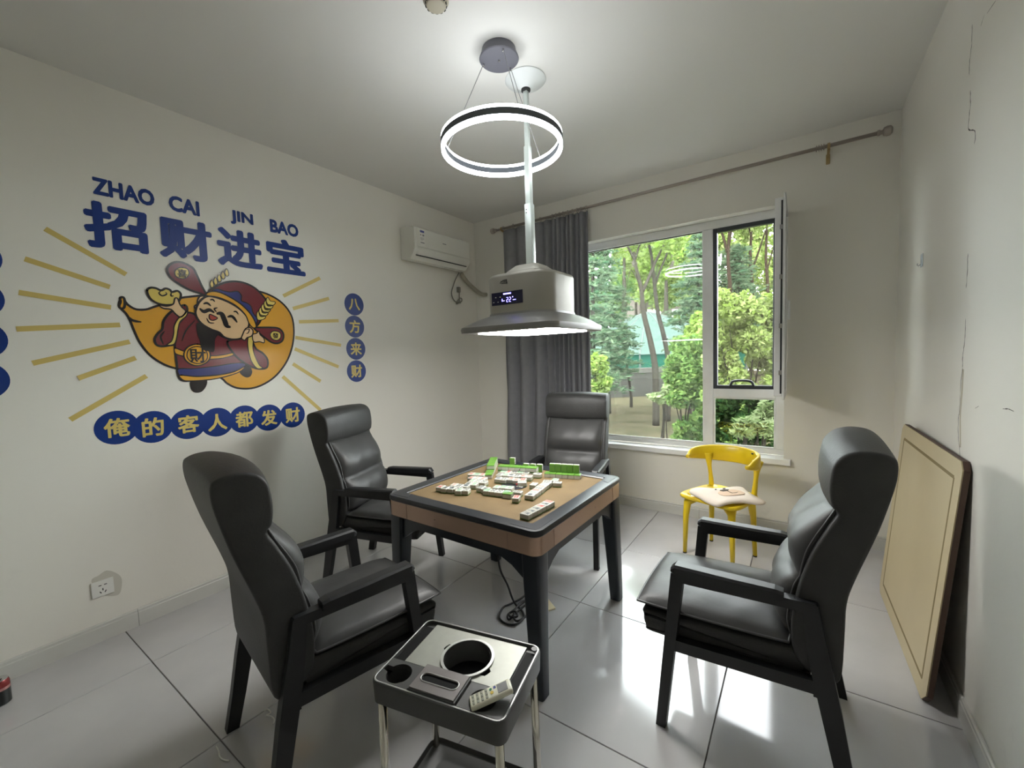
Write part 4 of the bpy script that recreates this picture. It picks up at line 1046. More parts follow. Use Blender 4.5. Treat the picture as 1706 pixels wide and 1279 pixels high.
pf = np.array(G(*B4(755, 345), ZF + TH)); pg = np.array(G(*B4(1375, 385), ZF + TH))
nD = int(np.linalg.norm(pg - pf) / (TW * 1.012)) + 1
row(pf, pg, nD, 'down', ZF, 'green-backed mahjong tile under the standing row', 'tiles under the standing row')
off = np.array([-(pg - pf)[1], (pg - pf)[0]]) / np.linalg.norm(pg - pf) * .010
row(pf + off + (pg - pf) * .12, pg + off, nD - 1, 'stand', ZF + TH + .0003, 'standing mahjong tile showing its green back, right row', 'standing green-backed row')
c = G(*A3(1620, 165), ZF + TH); mtile(c[0], c[1], ZF, ang, 'stand', 'lone standing mahjong tile behind the far green wall', None)
for k in range(3):
    c = pd + (pe - pd) * (.55 + .16 * k) - np.array([-(pe - pd)[1], (pe - pd)[0]]) / np.linalg.norm(pe - pd) * -.075
    mtile(c[0], c[1], ZF, ang, 'stand', 'standing mahjong tile peeping over the far green wall, %s from the left' % NTH[k], 'tiles peeping over the far wall')

# ---------------------------------------------------------------- ring lamp
rl = thing('ring_lamp', 'glowing double-band ring pendant hanging on wires from a round grey canopy', 'pendant lamp', (1.868, -2.050, RH - .0005))
MB().lathe([(.085, 0), (.088, -.018), (.098, -.040), (.100, -.046), (.096, -.050), (.01, -.050)][::-1], 40).put('canopy', M['lamp_grey'], rl, auto=35)
RR_, RZ = .300, -.497
def annulus(ri, ro, z0, z1, n=72):
    m = MB(); V = []; F = []
    for r, z in ((ro, z0), (ro, z1), (ri, z1), (ri, z0)):
        for k in range(n): t = 2 * math.pi * k / n; V.append((r * math.cos(t), r * math.sin(t), z))
    for q in range(4):
        for k in range(n): l = (k + 1) % n; F.append((q * n + k, q * n + l, ((q + 1) % 4) * n + l, ((q + 1) % 4) * n + k))
    return m.raw(V, F)
annulus(RR_ - .008, RR_ + .008, RZ, RZ + .018).put('light_band', M['ring_light'], rl, auto=40)
annulus(RR_ - .010, RR_ + .010, RZ + .018, RZ + .047).put('metal_band', M['ring_mid'], rl, auto=40)
annulus(RR_ - .008, RR_ + .008, RZ + .047, RZ + .062).put('light_band', M['ring_light'], rl, auto=40)
for deg in (200, 320, 80):
    t = math.radians(deg); a = (.082 * math.cos(t), .082 * math.sin(t), -.05); b = (RR_ * math.cos(t), RR_ * math.sin(t), RZ + .062)
    w = MB().tube([a, b], .0018, 6).put('wire', M['wire'], rl)
    MB().lathe([(.005, -.062), (.005, -.049)], 10, (a[0], a[1], 0)).put('wire_grip', M['steel'], w)
MB().lathe([(.005, -.056), (.007, -.049)], 10, (0, 0, 0)).put('screw', M['steel'], rl)

# ---------------------------------------------------------------- hood lamp over the table
HX, HY = 1.852, -1.775
hd = thing('hood_lamp', 'champagne square smoke-extractor hood with lit panels on a ceiling pole', 'extractor hood', (HX, HY, RH))
zz = lambda z: 1.478 + (z - 1.478) * .965 - RH
MB().lathe([(.112, -.0005), (.114, -.006), (.108, -.012), (.05, -.034), (.03, -.052), (.02, -.054)][::-1], 48).put('ceiling_plate', M['hood_plate'], hd, auto=40)
MB().lathe([(.020, -.066), (.026, -.062), (.026, -.050), (.02, -.048)], 20).put('pole_collar', M['seal'], hd, auto=35)
for w, z0, z1 in ((.026, 2.68, 3.025), (.034, 2.35, 2.70), (.043, 2.02, 2.37)):
    pl_ = MB().box(-w / 2, w / 2, -w / 2, w / 2, zz(z0), zz(z1), .004, 2).put('pole_section', M['hood_pole'], hd, auto=40)
for z in (2.335, 2.318):
    MB().lathe([(.003, 0), (.003, .002)], 8, (0, 0, 0), Matrix.Translation((-.008, -.0215, zz(z))) @ Matrix.Rotation(math.radians(90), 4, 'X')).put('pole_hole', M['seal'], pl_)
def sq(w, r, z, n=8): return [(p[0], p[1], zz(z)) for p in rrect(w, w, r, n)]
MB().loft([sq(.228, .03, 1.950), sq(.228, .03, 1.966), sq(.215, .03, 1.976), sq(.145, .025, 2.008), sq(.12, .02, 2.012)]).put('top_cap', M['hood'], hd, auto=35)
body = []
for w, r, z in ((.418, .12, 1.690), (.420, .12, 1.80), (.420, .12, 1.925), (.416, .118, 1.932), (.400, .11, 1.944), (.22, .06, 1.957)):
    body.append(sq(w, r, z))
hb = MB().loft(body).put('body', M['hood'], hd, auto=35)
# skirt: flares from body to rim
MB().loft([sq(.424, .122, 1.725), sq(.430, .122, 1.712), sq(.49, .11, 1.698), sq(.56, .085, 1.674), sq(.600, .070, 1.655), sq(.622, .060, 1.648), sq(.628, .058, 1.636), sq(.622, .058, 1.617), sq(.600, .05, 1.613), sq(.580, .045, 1.619)]).put('skirt', M['hood_rim'], hd, auto=25)
# moulding line where the rim meets the skirt
rimp = [(p[0], p[1], zz(1.6485)) for p in rrect(.610, .610, .066, 8)]
MB().tube(rimp, .0035, 6, True).put('skirt_bead', M['hood'], hd, True)
# light panels under the hood: four petals round a centre
def petal(pts): return MB().slab(pts, lambda a, b, h: (a, b, zz(1.6185) - h), .006)
arc = lambda cx, cy, r, a0, a1, n=10: [(cx + r * math.cos(math.radians(a0 + (a1 - a0) * k / n)), cy + r * math.sin(math.radians(a0 + (a1 - a0) * k / n))) for k in range(n + 1)]
for k in range(4):
    a = math.radians(90 * k); rot_ = lambda p: (p[0] * math.cos(a) - p[1] * math.sin(a), p[0] * math.sin(a) + p[1] * math.cos(a))
    pts = [(.245, -.04), (.265, .0), (.262, .20), (.235, .235), (.20, .262), (.0, .265), (-.04, .245), (-.02, .18), (.05, .13), (.10, .10), (.13, .05), (.18, -.02)]
    pts = [(.137 + (x_ - .137) * .87, .137 + (y_ - .137) * .87) for x_, y_ in pts]
    petal(cat([rot_(p) for p in pts], 3, True)).put('light_panel', M['hood_light'], hd)
petal(arc(0, 0, .090, 0, 352, 24)).put('light_panel', M['hood_light'], hd)
# display and maker's mark on the front (facing the near side of the room)
fy = -.2103
dp = MB().box(-.135, .072, fy - .002, fy, zz(1.768), zz(1.840), .001, 1).put('display', M['display'], hd)
def seg(x, z, w, h): MB().box(x - w / 2, x + w / 2, fy - .0028, fy - .0018, zz(z) - h / 2, zz(z) + h / 2).put('led_segment', M['led_blue'], dp)
for x0 in (-.028, -.010):       # two figures on the display
    for dx, dz, w, h in ((0, .012, .010, .0024), (0, 0, .010, .0024), (0, -.012, .010, .0024)): seg(x0 + dx, 1.794 + dz, w, h)
    seg(x0 + .005, 1.800, .0024, .010); seg(x0 - .005, 1.788, .0024, .010)
seg(-.028, 1.828, .050, .007); seg(-.062, 1.794, .004, .014); seg(-.052, 1.790, .012, .003); seg(.018, 1.790, .020, .003); seg(.008, 1.806, .005, .005)
for k in range(4): MB().box(-.124 + k * .015, -.116 + k * .015, fy - .0026, fy - .0018, zz(1.784) + (k % 2) * .026, zz(1.788) + (k % 2) * .026).put('icon', M['plastic_white'], dp)
for k, (x, z, w, h) in enumerate(((-.092, 1.868, .010, .003), (-.086, 1.876, .012, .003), (-.074, 1.880, .010, .003), (-.062, 1.881, .012, .003), (-.052, 1.876, .004, .014), (-.064, 1.872, .014, .003), (-.076, 1.864, .018, .003), (-.060, 1.863, .014, .003), (-.050, 1.864, .005, .010))):
    MB().box(x + .022 - w / 2, x + .022 + w / 2, fy - .0015, fy - .0002, zz(z + .024) - h / 2, zz(z + .024) + h / 2).put('logo_stroke', M['seal'], hd)

# smoke detector
sd_ = thing('smoke_detector', 'round beige detector on the ceiling at the top edge', 'detector', (1.835, -2.462, RH - .0005))
MB().lathe([(.055, 0), (.055, -.014), (.048, -.022), (.040, -.036), (.03, -.040), (.01, -.040)][::-1], 32).put('body', M['smoke'], sd_, auto=35)
for k in range(14):
    t = 2 * math.pi * k / 14; MB().box(.043, .047, -.005, .005, -.032, -.025, 0, 1, Matrix.Rotation(t, 4, 'Z')).put('vent', M['seal'], sd_)

# ---------------------------------------------------------------- air conditioner
ac = thing('air_conditioner', 'white split air conditioner high on the left wall', 'air conditioner', (0, -.715, 2.41))
AL = .395
prof = [(.001, .02), (.06, 0), (.125, .005), (.165, .045), (.190, .085), (.196, .12), (.196, .27), (.19, .29), (.165, .303), (.001, .312)]
ring = lambda yy, k=1.0: [(max(.001, .1 + (x - .1) * k), yy, .155 + (z - .155) * k) for x, z in prof]
MB().loft([ring(-AL, .97), ring(-AL + .012), ring(AL - .012), ring(AL, .97)]).put('body', M['ac'], ac, auto=30)
MB().box(.1965, .2005, -AL + .02, AL - .02, .115, .285, .002, 1).put('front_panel', M['ac'], ac)
fl_ = [(.196, .112), (.199, .110), (.172, .047), (.168, .049)]
MB().loft([[(x, -AL + .04, z) for x, z in fl_], [(x, AL - .05, z) for x, z in fl_]]).put('air_flap', M['ac'], ac)
MB().bar((.168, -AL + .035, .040), (.168, AL - .04, .040), .012, .006).put('outlet_slot', M['ac_dark'], ac)
st = MB().box(.2004, .2008, -AL + .06, -AL + .125, .125, .275).put('energy_label', M['plastic_white'], ac)
for k, (z, h, mt, y0, y1) in enumerate(((.258, .020, 'blue_print', .066, .119), (.225, .016, 'grey_print', .095, .117), (.226, .010, 'can_red', .070, .078), (.200, .003, 'grey_print', .068, .116), (.190, .003, 'grey_print', .068, .116), (.180, .003, 'grey_print', .068, .100), (.155, .009, 'grey_print', .068, .117))):
    MB().box(.2007, .2011, -AL + y0, -AL + y1, z - h / 2, z + h / 2).put('label_print', M[mt], st)
MB().box(.2004, .2010, -.03, .02, .196, .204).put('logo', M['grey_print'], ac)
for k in range(3): MB().box(.085 + .0 * k, .10, .10 + k * .06, .13 + k * .06, -.004, .004, .002, 1).put('clip', M['ac'], ac)
# refrigerant pipe bundle
pp = [(.085, -.345, 2.385), (.075, -.325, 2.378), (.055, -.27, 2.355), (.05, -.20, 2.31), (.05, -.11, 2.265), (.055, -.05, 2.235), (.10, -.03, 2.20), (.17, -.03, 2.185)]
tag(MB().tube(cat(pp, 6), .022, 10).put('refrigerant_pipe', M['pipe'], None, True), 'tape-wrapped pipe bundle running from the air conditioner to the corner', 'pipe')
so_ = thing('wall_socket', 'white socket plate below the air conditioner with a plug in it', 'socket', (0, -.338, 2.235))
MB().box(.0003, .008, -.043, .043, -.043, .043, .003, 2).put('plate', M['plastic_white'], so_)
cb = thing('power_cord', 'grey power cord with knotted slack and plug below the air conditioner', 'cord', (0, -.338, 2.235))
loop = [(.06, -.02, .168), (.02, -.035, .10), (.015, -.085, .0), (.015, -.105, -.06), (.015, -.085, -.115), (.02, -.05, -.145), (.02, .0, -.15), (.022, .045, -.135), (.022, .05, -.105), (.022, .02, -.10), (.022, -.02, -.13), (.022, -.04, -.165), (.022, -.015, -.16), (.024, .005, -.12), (.03, .004, -.06), (.035, .003, -.035)]
MB().tube(cat(loop, 6), .0055, 8).put('cable', M['cable_grey'], cb, True)
MB().tube(cat([(.024, .01, -.13), (.03, -.012, -.145), (.03, .015, -.155), (.02, .02, -.135)], 4, True), .005, 8, True).put('knot', M['cable_grey'], cb, True)
MB().box(.0085, .042, -.018, .020, -.04, .018, .006, 2).put('plug', M['cable_grey'], cb)

# low socket on the left wall
ps = [onx(*q_, 0) for q_ in ((150, 971), (190, 960), (190, 986), (151, 998))]; sy_, sz_ = np.mean([p[1] for p in ps]), np.mean([p[2] for p in ps])
s2 = thing('wall_socket', 'white five-hole socket plate low on the left wall above the skirting', 'socket', (0, sy_, sz_))
MB().box(.0007, .009, -.045, .045, -.044, .044, .003, 2).put('plate', M['plastic_white'], s2)
for y_, z_, r_ in ((-.010, .018, 15), (.012, .018, -15), (0, -.006, 0), (-.010, -.020, 30), (.010, -.020, -30)):
    MB().box(.0088, .0094, -.0022, .0022, -.006, .006, 0, 1, Matrix.Translation((0, y_, z_)) @ Matrix.Rotation(math.radians(r_ if z_ < 0 else 90 if z_ > .01 else 0), 4, 'X')).put('slot', M['seal'], s2)

# ---------------------------------------------------------------- curtain rod and curtain
RY, RZ_ = -.10, 2.845
cr = thing('curtain_rod', 'long brushed curtain rod with finials along the window wall', 'curtain rod', (0, RY, RZ_))
MB().tube([(.40, 0, 0), (3.54, 0, .02)], .0125, 14).put('pole', M['rod'], cr, True)
def fin(x, s, z):
    Mx = Matrix.Translation((x, 0, z)) @ Matrix.Rotation(math.radians(90 * s), 4, 'Y')
    MB().lathe([(.014, 0), (.018, .004), (.018, .014), (.013, .018), (.013, .028), (.026, .034), (.031, .050), (.029, .068), (.018, .078), (.006, .080)], 16, (0, 0, 0), Mx).put('finial', M['rod'], cr, auto=40)
fin(.40, -1, 0); fin(3.54, 1, .02)
for x in (.465, 3.285):
    m = MB().bar((x, .098, -.03 + .006 * (x > 1)), (x, .0, -.016 + .012 * (x > 1)), .016, .012); m.box(x - .012, x + .012, .090, .099, -.075, -.005, .003, 1)
    m.lathe([(.019, -.008), (.019, .008), (.014, .008), (.014, -.008)], 16, (0, 0, 0), Matrix.Translation((x, 0, .0185 * (x > 1))) @ Matrix.Rotation(math.radians(90), 4, 'Y')); m.put('bracket', M['brass'], cr)
for k in range(4): 
    MB().tube([(3.215 + k * .014, .019 * math.cos(t * math.pi / 8), .018 + .019 * math.sin(t * math.pi / 8)) for t in range(16)], .003, 6, True).put('spare_ring', M['rod'], cr, True)
ct = thing('curtain', 'dark grey curtain drawn to the left of the window', 'curtain', (0, RY, 0))
CX0, CX1 = .47, 1.475; n = 260; zs_ = np.linspace(.045, 2.815, 22)
ph = random.Random(8)
# fold positions: broad folds on the left, tight pleats on the right
knots = [(0, 0), (.30, 2.3), (.56, 4.6), (.63, 6.2), (.80, 11.0), (.92, 14.2), (1, 16)]
V = []; F = []
for z in zs_:
    top = (z - .045) / 2.77
    for i in range(n + 1):
        s = i / n; phs = np.interp(s, [k[0] for k in knots], [k[1] for k in knots])
        amp = (.050 if s < .6 else .036) * (.8 + .2 * (1 - top)) * (1 - .4 * top ** 6)
        yy = -amp * (2 * abs(math.sin(math.pi * phs * .72 + .25 * math.sin(3 * z) * (1 - top))) ** .75 - 1) + .012 * math.sin(2 * math.pi * phs * .31 + 1.0 + z * .3)
        xx = CX0 - .05 * (1 - top) * (1 - s) + (CX1 - CX0) * s + .012 * math.sin(4.3 * phs + z * .6) * (1 - top)
        V.append((xx, yy - .012, z))
for j in range(len(zs_) - 1):
    for i in range(n):
        F.append((j * (n + 1) + i, j * (n + 1) + i + 1, (j + 1) * (n + 1) + i + 1, (j + 1) * (n + 1) + i))
cme = mesh('cloth', V, F, True); co = add('cloth', cme, M['curtain'], ct)
md = co.modifiers.new('thickness', 'SOLIDIFY'); md.thickness = .003
for k, x in enumerate((.49, .62, .80, .95, 1.09, 1.13, 1.17, 1.21, 1.26, 1.31, 1.36, 1.40, 1.455)):
    MB().tube([(x, .021 * math.cos(t * math.pi / 9), RZ_ + .004 + .021 * math.sin(t * math.pi / 9) - .004) for t in range(18)], .003, 6, True).put('curtain_ring', M['rod'], ct, True)

# ---------------------------------------------------------------- things on the floor
pc_ = onz(855, 1015, 0)
cd_ = thing('floor_cable', 'black power cable hanging from the table and coiled on the floor', 'cable', (float(pc_[0]), float(pc_[1]), 0))
o_ = np.array([pc_[0], pc_[1], 0])
def L(u, v, z=.007): return tuple(np.array(onz(u, v, z)) - o_)
drop = [tuple(np.array((TX - .02, TY + .02, .50)) - o_)] 
hang = [(829, 922, .46), (834, 950, .30), (846, 975, .16), (853, 995, .05), (858, 1006, .010)]
A0 = np.array((1.80, -1.985))
hp_ = []
for u, v, z in hang:
    d = ray(u, v); t = ((A0 - CAM[:2]) @ d[:2]) / (d[:2] @ d[:2]); p = CAM + t * d; hp_.append(tuple(p - o_))
hp_[-1] = L(860, 1008)
lp = [L(870, 1018), L(872, 1030), L(858, 1040), L(842, 1038), L(832, 1028), L(838, 1012), L(850, 1006), L(866, 998), L(878, 990), L(884, 1000), L(870, 1012), L(858, 1022), L(848, 1032), L(846, 1024, .012), L(856, 1016, .014), L(868, 1006, .014), L(876, 1000, .012), L(866, 1004, .016), L(856, 1022, .016), L(860, 1034, .012), L(874, 1028), L(884, 1018)]
MB().tube(cat(hp_ + lp, 6), .0058, 8).put('cable', M['cable_black'], cd_, True)
MB().tube(cat([L(848, 1022, .016), L(858, 1018, .022), L(862, 1026, .018), L(852, 1028, .016)], 5, True), .006, 8, True).put('tie_loop', M['cable_black'], cd_, True)
pq = onz(910, 1010, 0)
cpad = thing('cream_block', 'small cream slab on the floor behind the near table leg', 'block', (float(pq[0]), float(pq[1]), 0), math.radians(-35))
MB().box(-.05, .05, -.038, .038, 0, .012, .003, 1).put('slab', M['cream_pad'], cpad)
MB().box(-.05, .05, -.05, -.040, 0, .008, .002, 1).put('edge_strip', M['crack_pale'], cpad)

# drink can cut by the left edge
pk = onz(2, 1172, 0)
cn = thing('drink_can', 'red and black drink can on the floor at the left edge', 'can', (float(pk[0]), float(pk[1]), 0))
MB().lathe([(.026, 0), (.033, .006), (.033, .070)], 28).put('can_body', M['can_black'], cn, auto=35)
MB().lathe([(.0332, .070), (.0334, .098), (.031, .106), (.028, .112)], 28).put('can_shoulder', M['can_red'], cn, auto=35)
MB().lathe([(.0336, .070), (.0336, .082)], 28).put('can_stripe', M['can_pink'], cn, auto=35)
MB().lathe([(.028, .111), (.028, .115), (.024, .113), (.01, .112)], 28).put('can_lid', M['steel'], cn, auto=35)
MB().tube([(.010 * math.cos(t * math.pi / 6), .006 * math.sin(t * math.pi / 6), .1165) for t in range(12)], .0018, 6, True).put('pull_tab', M['steel'], cn, True)
for z0, z1, a0, a1 in ((.012, .034, -58, -28), (.044, .060, -60, -25)):
    V = []; 
    for k in range(7):
        t = math.radians(a0 + (a1 - a0) * k / 6)
        V += [(.0334 * math.cos(t), .0334 * math.sin(t), z0), (.0334 * math.cos(t), .0334 * math.sin(t), z1)]
    MB().raw(V, [(2 * k, 2 * k + 2, 2 * k + 3, 2 * k + 1) for k in range(6)]).put('can_print', M['can_grey'], cn)
# thin white squiggles laid on the floor
for (u, v), pts, lb in (((445, 1192), [(440, 1184), (446, 1181), (451, 1187), (444, 1191), (452, 1193), (457, 1199), (455, 1206)], 'twisted white scrap behind the near armchair leg'), ((366, 1256), [(360, 1243), (364, 1250), (366, 1260), (372, 1265), (382, 1267)], 'bent white scrap at the bottom left of the floor')):
    p0 = onz(u, v, 0); t = thing('floor_squiggle', lb, 'squiggle', (float(p0[0]), float(p0[1]), 0))
    MB().tube(cat([tuple(np.array(onz(a, b, .003)) - p0 * np.array([1, 1, 0])) for a, b in pts], 4), .0028, 6).put('white_twist', M['plastic_white'], t, True)

# ---------------------------------------------------------------- outdoors
GZ = -.30
def xy(u, depth):
    p = at(u, 640, depth); return p[0], p[1]
M['lawn'] = mat('dry lawn', (.034, .029, .019), .95, var=.5, vscale=2.2, col2=(.017, .017, .009), bump=.6, bscale=60, spec=0.0)
M['concrete'] = mat('garden wall concrete', (.027, .026, .0225), .9, var=.2, vscale=3, spec=0.0)
M['coping'] = mat('coping concrete', (.040, .038, .033), .9, var=.1, vscale=3, spec=0.0)
M['dome'] = mat('pale green awning film', (.028, .042, .0365), .6, spec=0.0)
M['dome_band'] = mat('green fabric band', (.0035, .034, .022), .6, spec=0.0)
M['dome_rib'] = mat('awning rib', (.044, .050, .047), .6, spec=0.0)
M['bark'] = mat('grey bark', (0.0230, 0.0201, 0.0161), .9, var=.3, vscale=12, spec=0.0)
M['bark_red'] = mat('brown bark', (0.0196, 0.0138, 0.0098), .9, var=.3, vscale=12, spec=0.0)
M['house'] = mat('far house render', (0.0575, 0.0483, 0.0414), .9, spec=0.0)
M['house_glass'] = mat('far house glass', (0.1677, 0.1938, 0.2236), .2)
LM = {'bright': leaf_mat('bright leaves', (0.0570, 0.1071, 0.0102), (0.1394, 0.1832, 0.0486)), 'yellow': leaf_mat('yellow green leaves', (0.0836, 0.1312, 0.0202), (0.1840, 0.2367, 0.0841)),
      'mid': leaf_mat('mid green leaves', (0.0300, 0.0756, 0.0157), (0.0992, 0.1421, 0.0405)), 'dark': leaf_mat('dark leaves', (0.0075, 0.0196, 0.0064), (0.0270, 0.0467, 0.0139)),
      'conifer': leaf_mat('blue green needles', (0.0246, 0.0587, 0.0300), (0.0784, 0.1062, 0.0607)), 'pale': leaf_mat('pale leaves', (0.0968, 0.1359, 0.0523), (0.1602, 0.1855, 0.1015))}
gr = MB(); n = 24; V = []; F = []
rg = random.Random(4)
for j in range(n + 1):
    for i in range(n + 1):
        x = -22 + 40 * i / n; y = WT + .02 + 34 * (j / n) ** 1.4
        V.append((x, y, GZ + .10 * math.sin(x * .9) * math.sin(y * .5) * min(1, y / 4)))
for j in range(n):
    for i in range(n): F.append((j * (n + 1) + i, j * (n + 1) + i + 1, (j + 1) * (n + 1) + i + 1, (j + 1) * (n + 1) + i))
tag(add('ground', mesh('ground', V, F, True), M['lawn']), 'dry patchy lawn outside the window', 'lawn', kind='structure')

def leaves(c, r, n, size, seed, shell=.35, droop=0.0, clump=0):
    g = np.random.default_rng(seed)
    d = g.normal(size=(n, 3)); d /= np.linalg.norm(d, axis=1)[:, None]
    rad = (shell + (1 - shell) * g.random(n)) ** .6
    P = d * rad[:, None]
    if clump:
        cc = g.normal(size=(clump, 3)); cc /= np.linalg.norm(cc, axis=1)[:, None]; cc *= .72 * g.random((clump, 1)) ** .4
        k = g.integers(0, clump, n); P = cc[k] + d * (rad * .36)[:, None]
    P = P * np.array(r) + np.array(c)
    return P, g
def leaf_mesh(P, g, size, aspect=.5, flat=.35):
    n = len(P); a = g.normal(size=(n, 3)); a[:, 2] *= flat; a /= np.linalg.norm(a, axis=1)[:, None]
    b = g.normal(size=(n, 3)); b -= a * (a * b).sum(1)[:, None]; b /= np.linalg.norm(b, axis=1)[:, None]
    s = size * (.6 + .8 * g.random(n))[:, None]
    V = np.stack([P - a * s, P + b * s * aspect, P + a * s, P - b * s * aspect], 1).reshape(-1, 3)
    me = bpy.data.meshes.new('leaves'); me.vertices.add(len(V)); me.vertices.foreach_set('co', V.ravel())
    me.loops.add(4 * n); me.loops.foreach_set('vertex_index', np.arange(4 * n, dtype=np.int32))
    me.polygons.add(n); me.polygons.foreach_set('loop_start', np.arange(0, 4 * n, 4, dtype=np.int32)); me.update(calc_edges=True); return me
def foliage(name, root, blobs, n, size, mt, seed, aspect=.5, clump=0, flat=.6, lumpy=9):
    Ps = []; g = None; tot = sum(r[0] * r[1] * r[2] for c, r in blobs) ** 1.0
    bl2 = []
    for k, (c, r) in enumerate(blobs):
        if not lumpy: bl2.append((c, r)); continue
        gg = np.random.default_rng(seed * 7 + k)
        for q in range(lumpy):
            d = gg.normal(size=3); d /= np.linalg.norm(d); f = gg.uniform(.2, .55); bl2.append((np.array(c) + d * np.array(r) * gg.uniform(.45, .95), tuple(np.array(r) * f)))
    blobs = bl2; tot = sum(r[0] * r[1] * r[2] for c, r in blobs)
    for k, (c, r) in enumerate(blobs):
        m_ = max(30, int(n * (r[0] * r[1] * r[2]) / tot)); P, g = leaves(c, r, m_, size, seed + k, clump=clump); Ps.append(P)
    o = add(name, leaf_mesh(np.concatenate(Ps), g, size, aspect, flat), LM[mt], root); o['kind'] = 'stuff'; return o
def px_blob(root, u, v, depth, ru, rv, rd=None):
    c = at(u, v, depth) - np.array(root.location); k = depth / FPX; return (c, (ru * k, (rd or ru) * k, rv * k))
def shrub(label, u, v, depth, blobs, n, size, mt, seed, group, stems=5, name='shrub', **kw):
    x, y = xy(u, depth); root = thing(name, label, 'shrub' if name == 'shrub' else 'tree', (x, y, GZ), group=group)
    B = [px_blob(root, *b[:2], depth + (b[4] if len(b) > 4 else 0), b[2], b[3]) for b in blobs]
    foliage('foliage', root, B, n, size, mt, seed, **kw)
    g = random.Random(seed); m = MB()
    for k in range(stems):
        c, r = g.choice(B); tip = np.array(c) + np.array([g.uniform(-.5, .5) * r[0], g.uniform(-.3, .3) * r[1], g.uniform(-.2, .5) * r[2]])
        m.tube(cat([(g.uniform(-.08, .08), g.uniform(-.08, .08), 0), tuple(tip * np.array([.4, .4, .55])), tuple(tip)], 4), [.018 - .0016 * q for q in range(9)], 5)
    m.put('stems', M['bark'], root, True)
    return root
gs = 'shrubs outside the window'
shrub('bright green shrub beside the curtain edge outside', 1000, 620, 8.5, [(996, 612, 16, 26), (1004, 640, 18, 22), (992, 655, 18, 20), (984, 625, 22, 30)], 2600, .055, 'bright', 21, gs)
shrub('leafy mid-green shrub filling the right of the large pane', 1140, 640, 7.0, [(1150, 590, 30, 34), (1135, 620, 30, 30), (1165, 640, 40, 40), (1150, 670, 36, 34), (1180, 600, 40, 50), (1120, 605, 14, 16), (1125, 655, 16, 18), (1165, 700, 34, 34), (1150, 735, 36, 26), (1185, 740, 36, 30)], 14000, .045, 'mid', 31, gs, stems=8)
shrub('fresh green shrub top between the mullion and the dome', 1150, 560, 8.2, [(1160, 560, 22, 24), (1145, 585, 18, 18), (1172, 545, 20, 26)], 2600, .05, 'bright', 35, gs)
shrub('tall yellow-green shrub seen through the insect screen', 1240, 560, 5.6, [(1220, 545, 44, 50), (1265, 540, 44, 54), (1240, 600, 56, 52), (1290, 590, 40, 50), (1200, 590, 30, 40), (1240, 500, 30, 30), (1210, 640, 40, 36), (1265, 640, 44, 36), (1240, 690, 60, 40)], 17000, .036, 'yellow', 41, gs, stems=9)
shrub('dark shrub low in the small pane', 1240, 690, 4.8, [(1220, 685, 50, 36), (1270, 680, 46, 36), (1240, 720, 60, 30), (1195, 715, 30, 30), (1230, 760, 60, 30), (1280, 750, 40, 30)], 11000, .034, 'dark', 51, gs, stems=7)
shrub('pale leafy spray at the right of the small pane', 1265, 700, 3.9, [(1262, 705, 26, 16), (1285, 672, 18, 20), (1240, 715, 22, 12), (1285, 720, 22, 16)], 700, .045, 'pale', 61, gs, stems=6, aspect=.32)
shrub('pale spray of leaves beside the retaining wall', 1105, 655, 8.0, [(1100, 660, 16, 9), (1112, 648, 14, 9)], 300, .06, 'pale', 65, gs, stems=4, aspect=.35)
# trees
def tree(label, u, depth, trunk, branches, blobs, n, size, mt, seed, bark='bark', r0=.07, name='garden_tree', **kw):
    x, y = xy(u, depth); root = thing(name, label, 'tree', (x, y, GZ), group='trees outside the window')
    loc = np.array(root.location)
    T = [np.array((0, 0, 0.))] + [at(a, b, depth) - loc for a, b in trunk]; P = cat(T, 5)
    m = MB().tube(P, [r0 * (1 - .65 * k / len(P)) for k in range(len(P))], 8)
    for br, rr in branches:
        Q = cat([at(a, b, depth + (d[0] if d else 0)) - loc for a, b, *d in br], 4)
        m.tube(Q, [rr * (1 - .7 * k / len(Q)) for k in range(len(Q))], 6)
    m.put('trunk', M[bark], root, True)
    if blobs:
        B = [px_blob(root, *b[:2], depth + (b[4] if len(b) > 4 else 0), b[2], b[3]) for b in blobs]; foliage('foliage', root, B, n, size, mt, seed, **kw)
    return root
tree('slim grey forked tree in the middle of the large pane', 1092, 10.0, [(1092, 620), (1084, 570), (1072, 520), (1068, 480), (1058, 440), (1056, 420)],
     [([(1070, 485), (1080, 465), (1090, 440), (1100, 420), (1112, 395)], .05), ([(1056, 430), (1048, 415), (1040, 400), (1035, 385)], .035), ([(1058, 432), (1064, 412), (1070, 395), (1074, 380)], .03), ([(1064, 470), (1052, 450), (1045, 470), (1035, 520)], .015)],
     [(1060, 400, 30, 22), (1105, 400, 30, 20), (1040, 380, 40, 30), (1090, 370, 50, 30)], 1500, .06, 'bright', 71, r0=.085)
tree('second slim grey tree leaning beside the forked one', 1112, 10.6, [(1114, 610), (1106, 560), (1096, 520), (1090, 470), (1086, 430), (1080, 400), (1076, 370)],
     [([(1090, 480), (1098, 455), (1110, 425), (1122, 390), (1128, 370)], .035), ([(1092, 500), (1092, 460), (1098, 440)], .02)], [(1120, 385, 40, 20), (1075, 365, 40, 20)], 900, .06, 'bright', 75, r0=.07)
tree('thin young tree in front of the retaining wall', 1051, 13.0, [(1051, 655), (1046, 620), (1040, 580), (1037, 550)], [([(1040, 580), (1030, 560), (1022, 548)], .02)], [(1037, 560, 22, 14), (1030, 585, 20, 10)], 500, .06, 'conifer', 79, r0=.055)
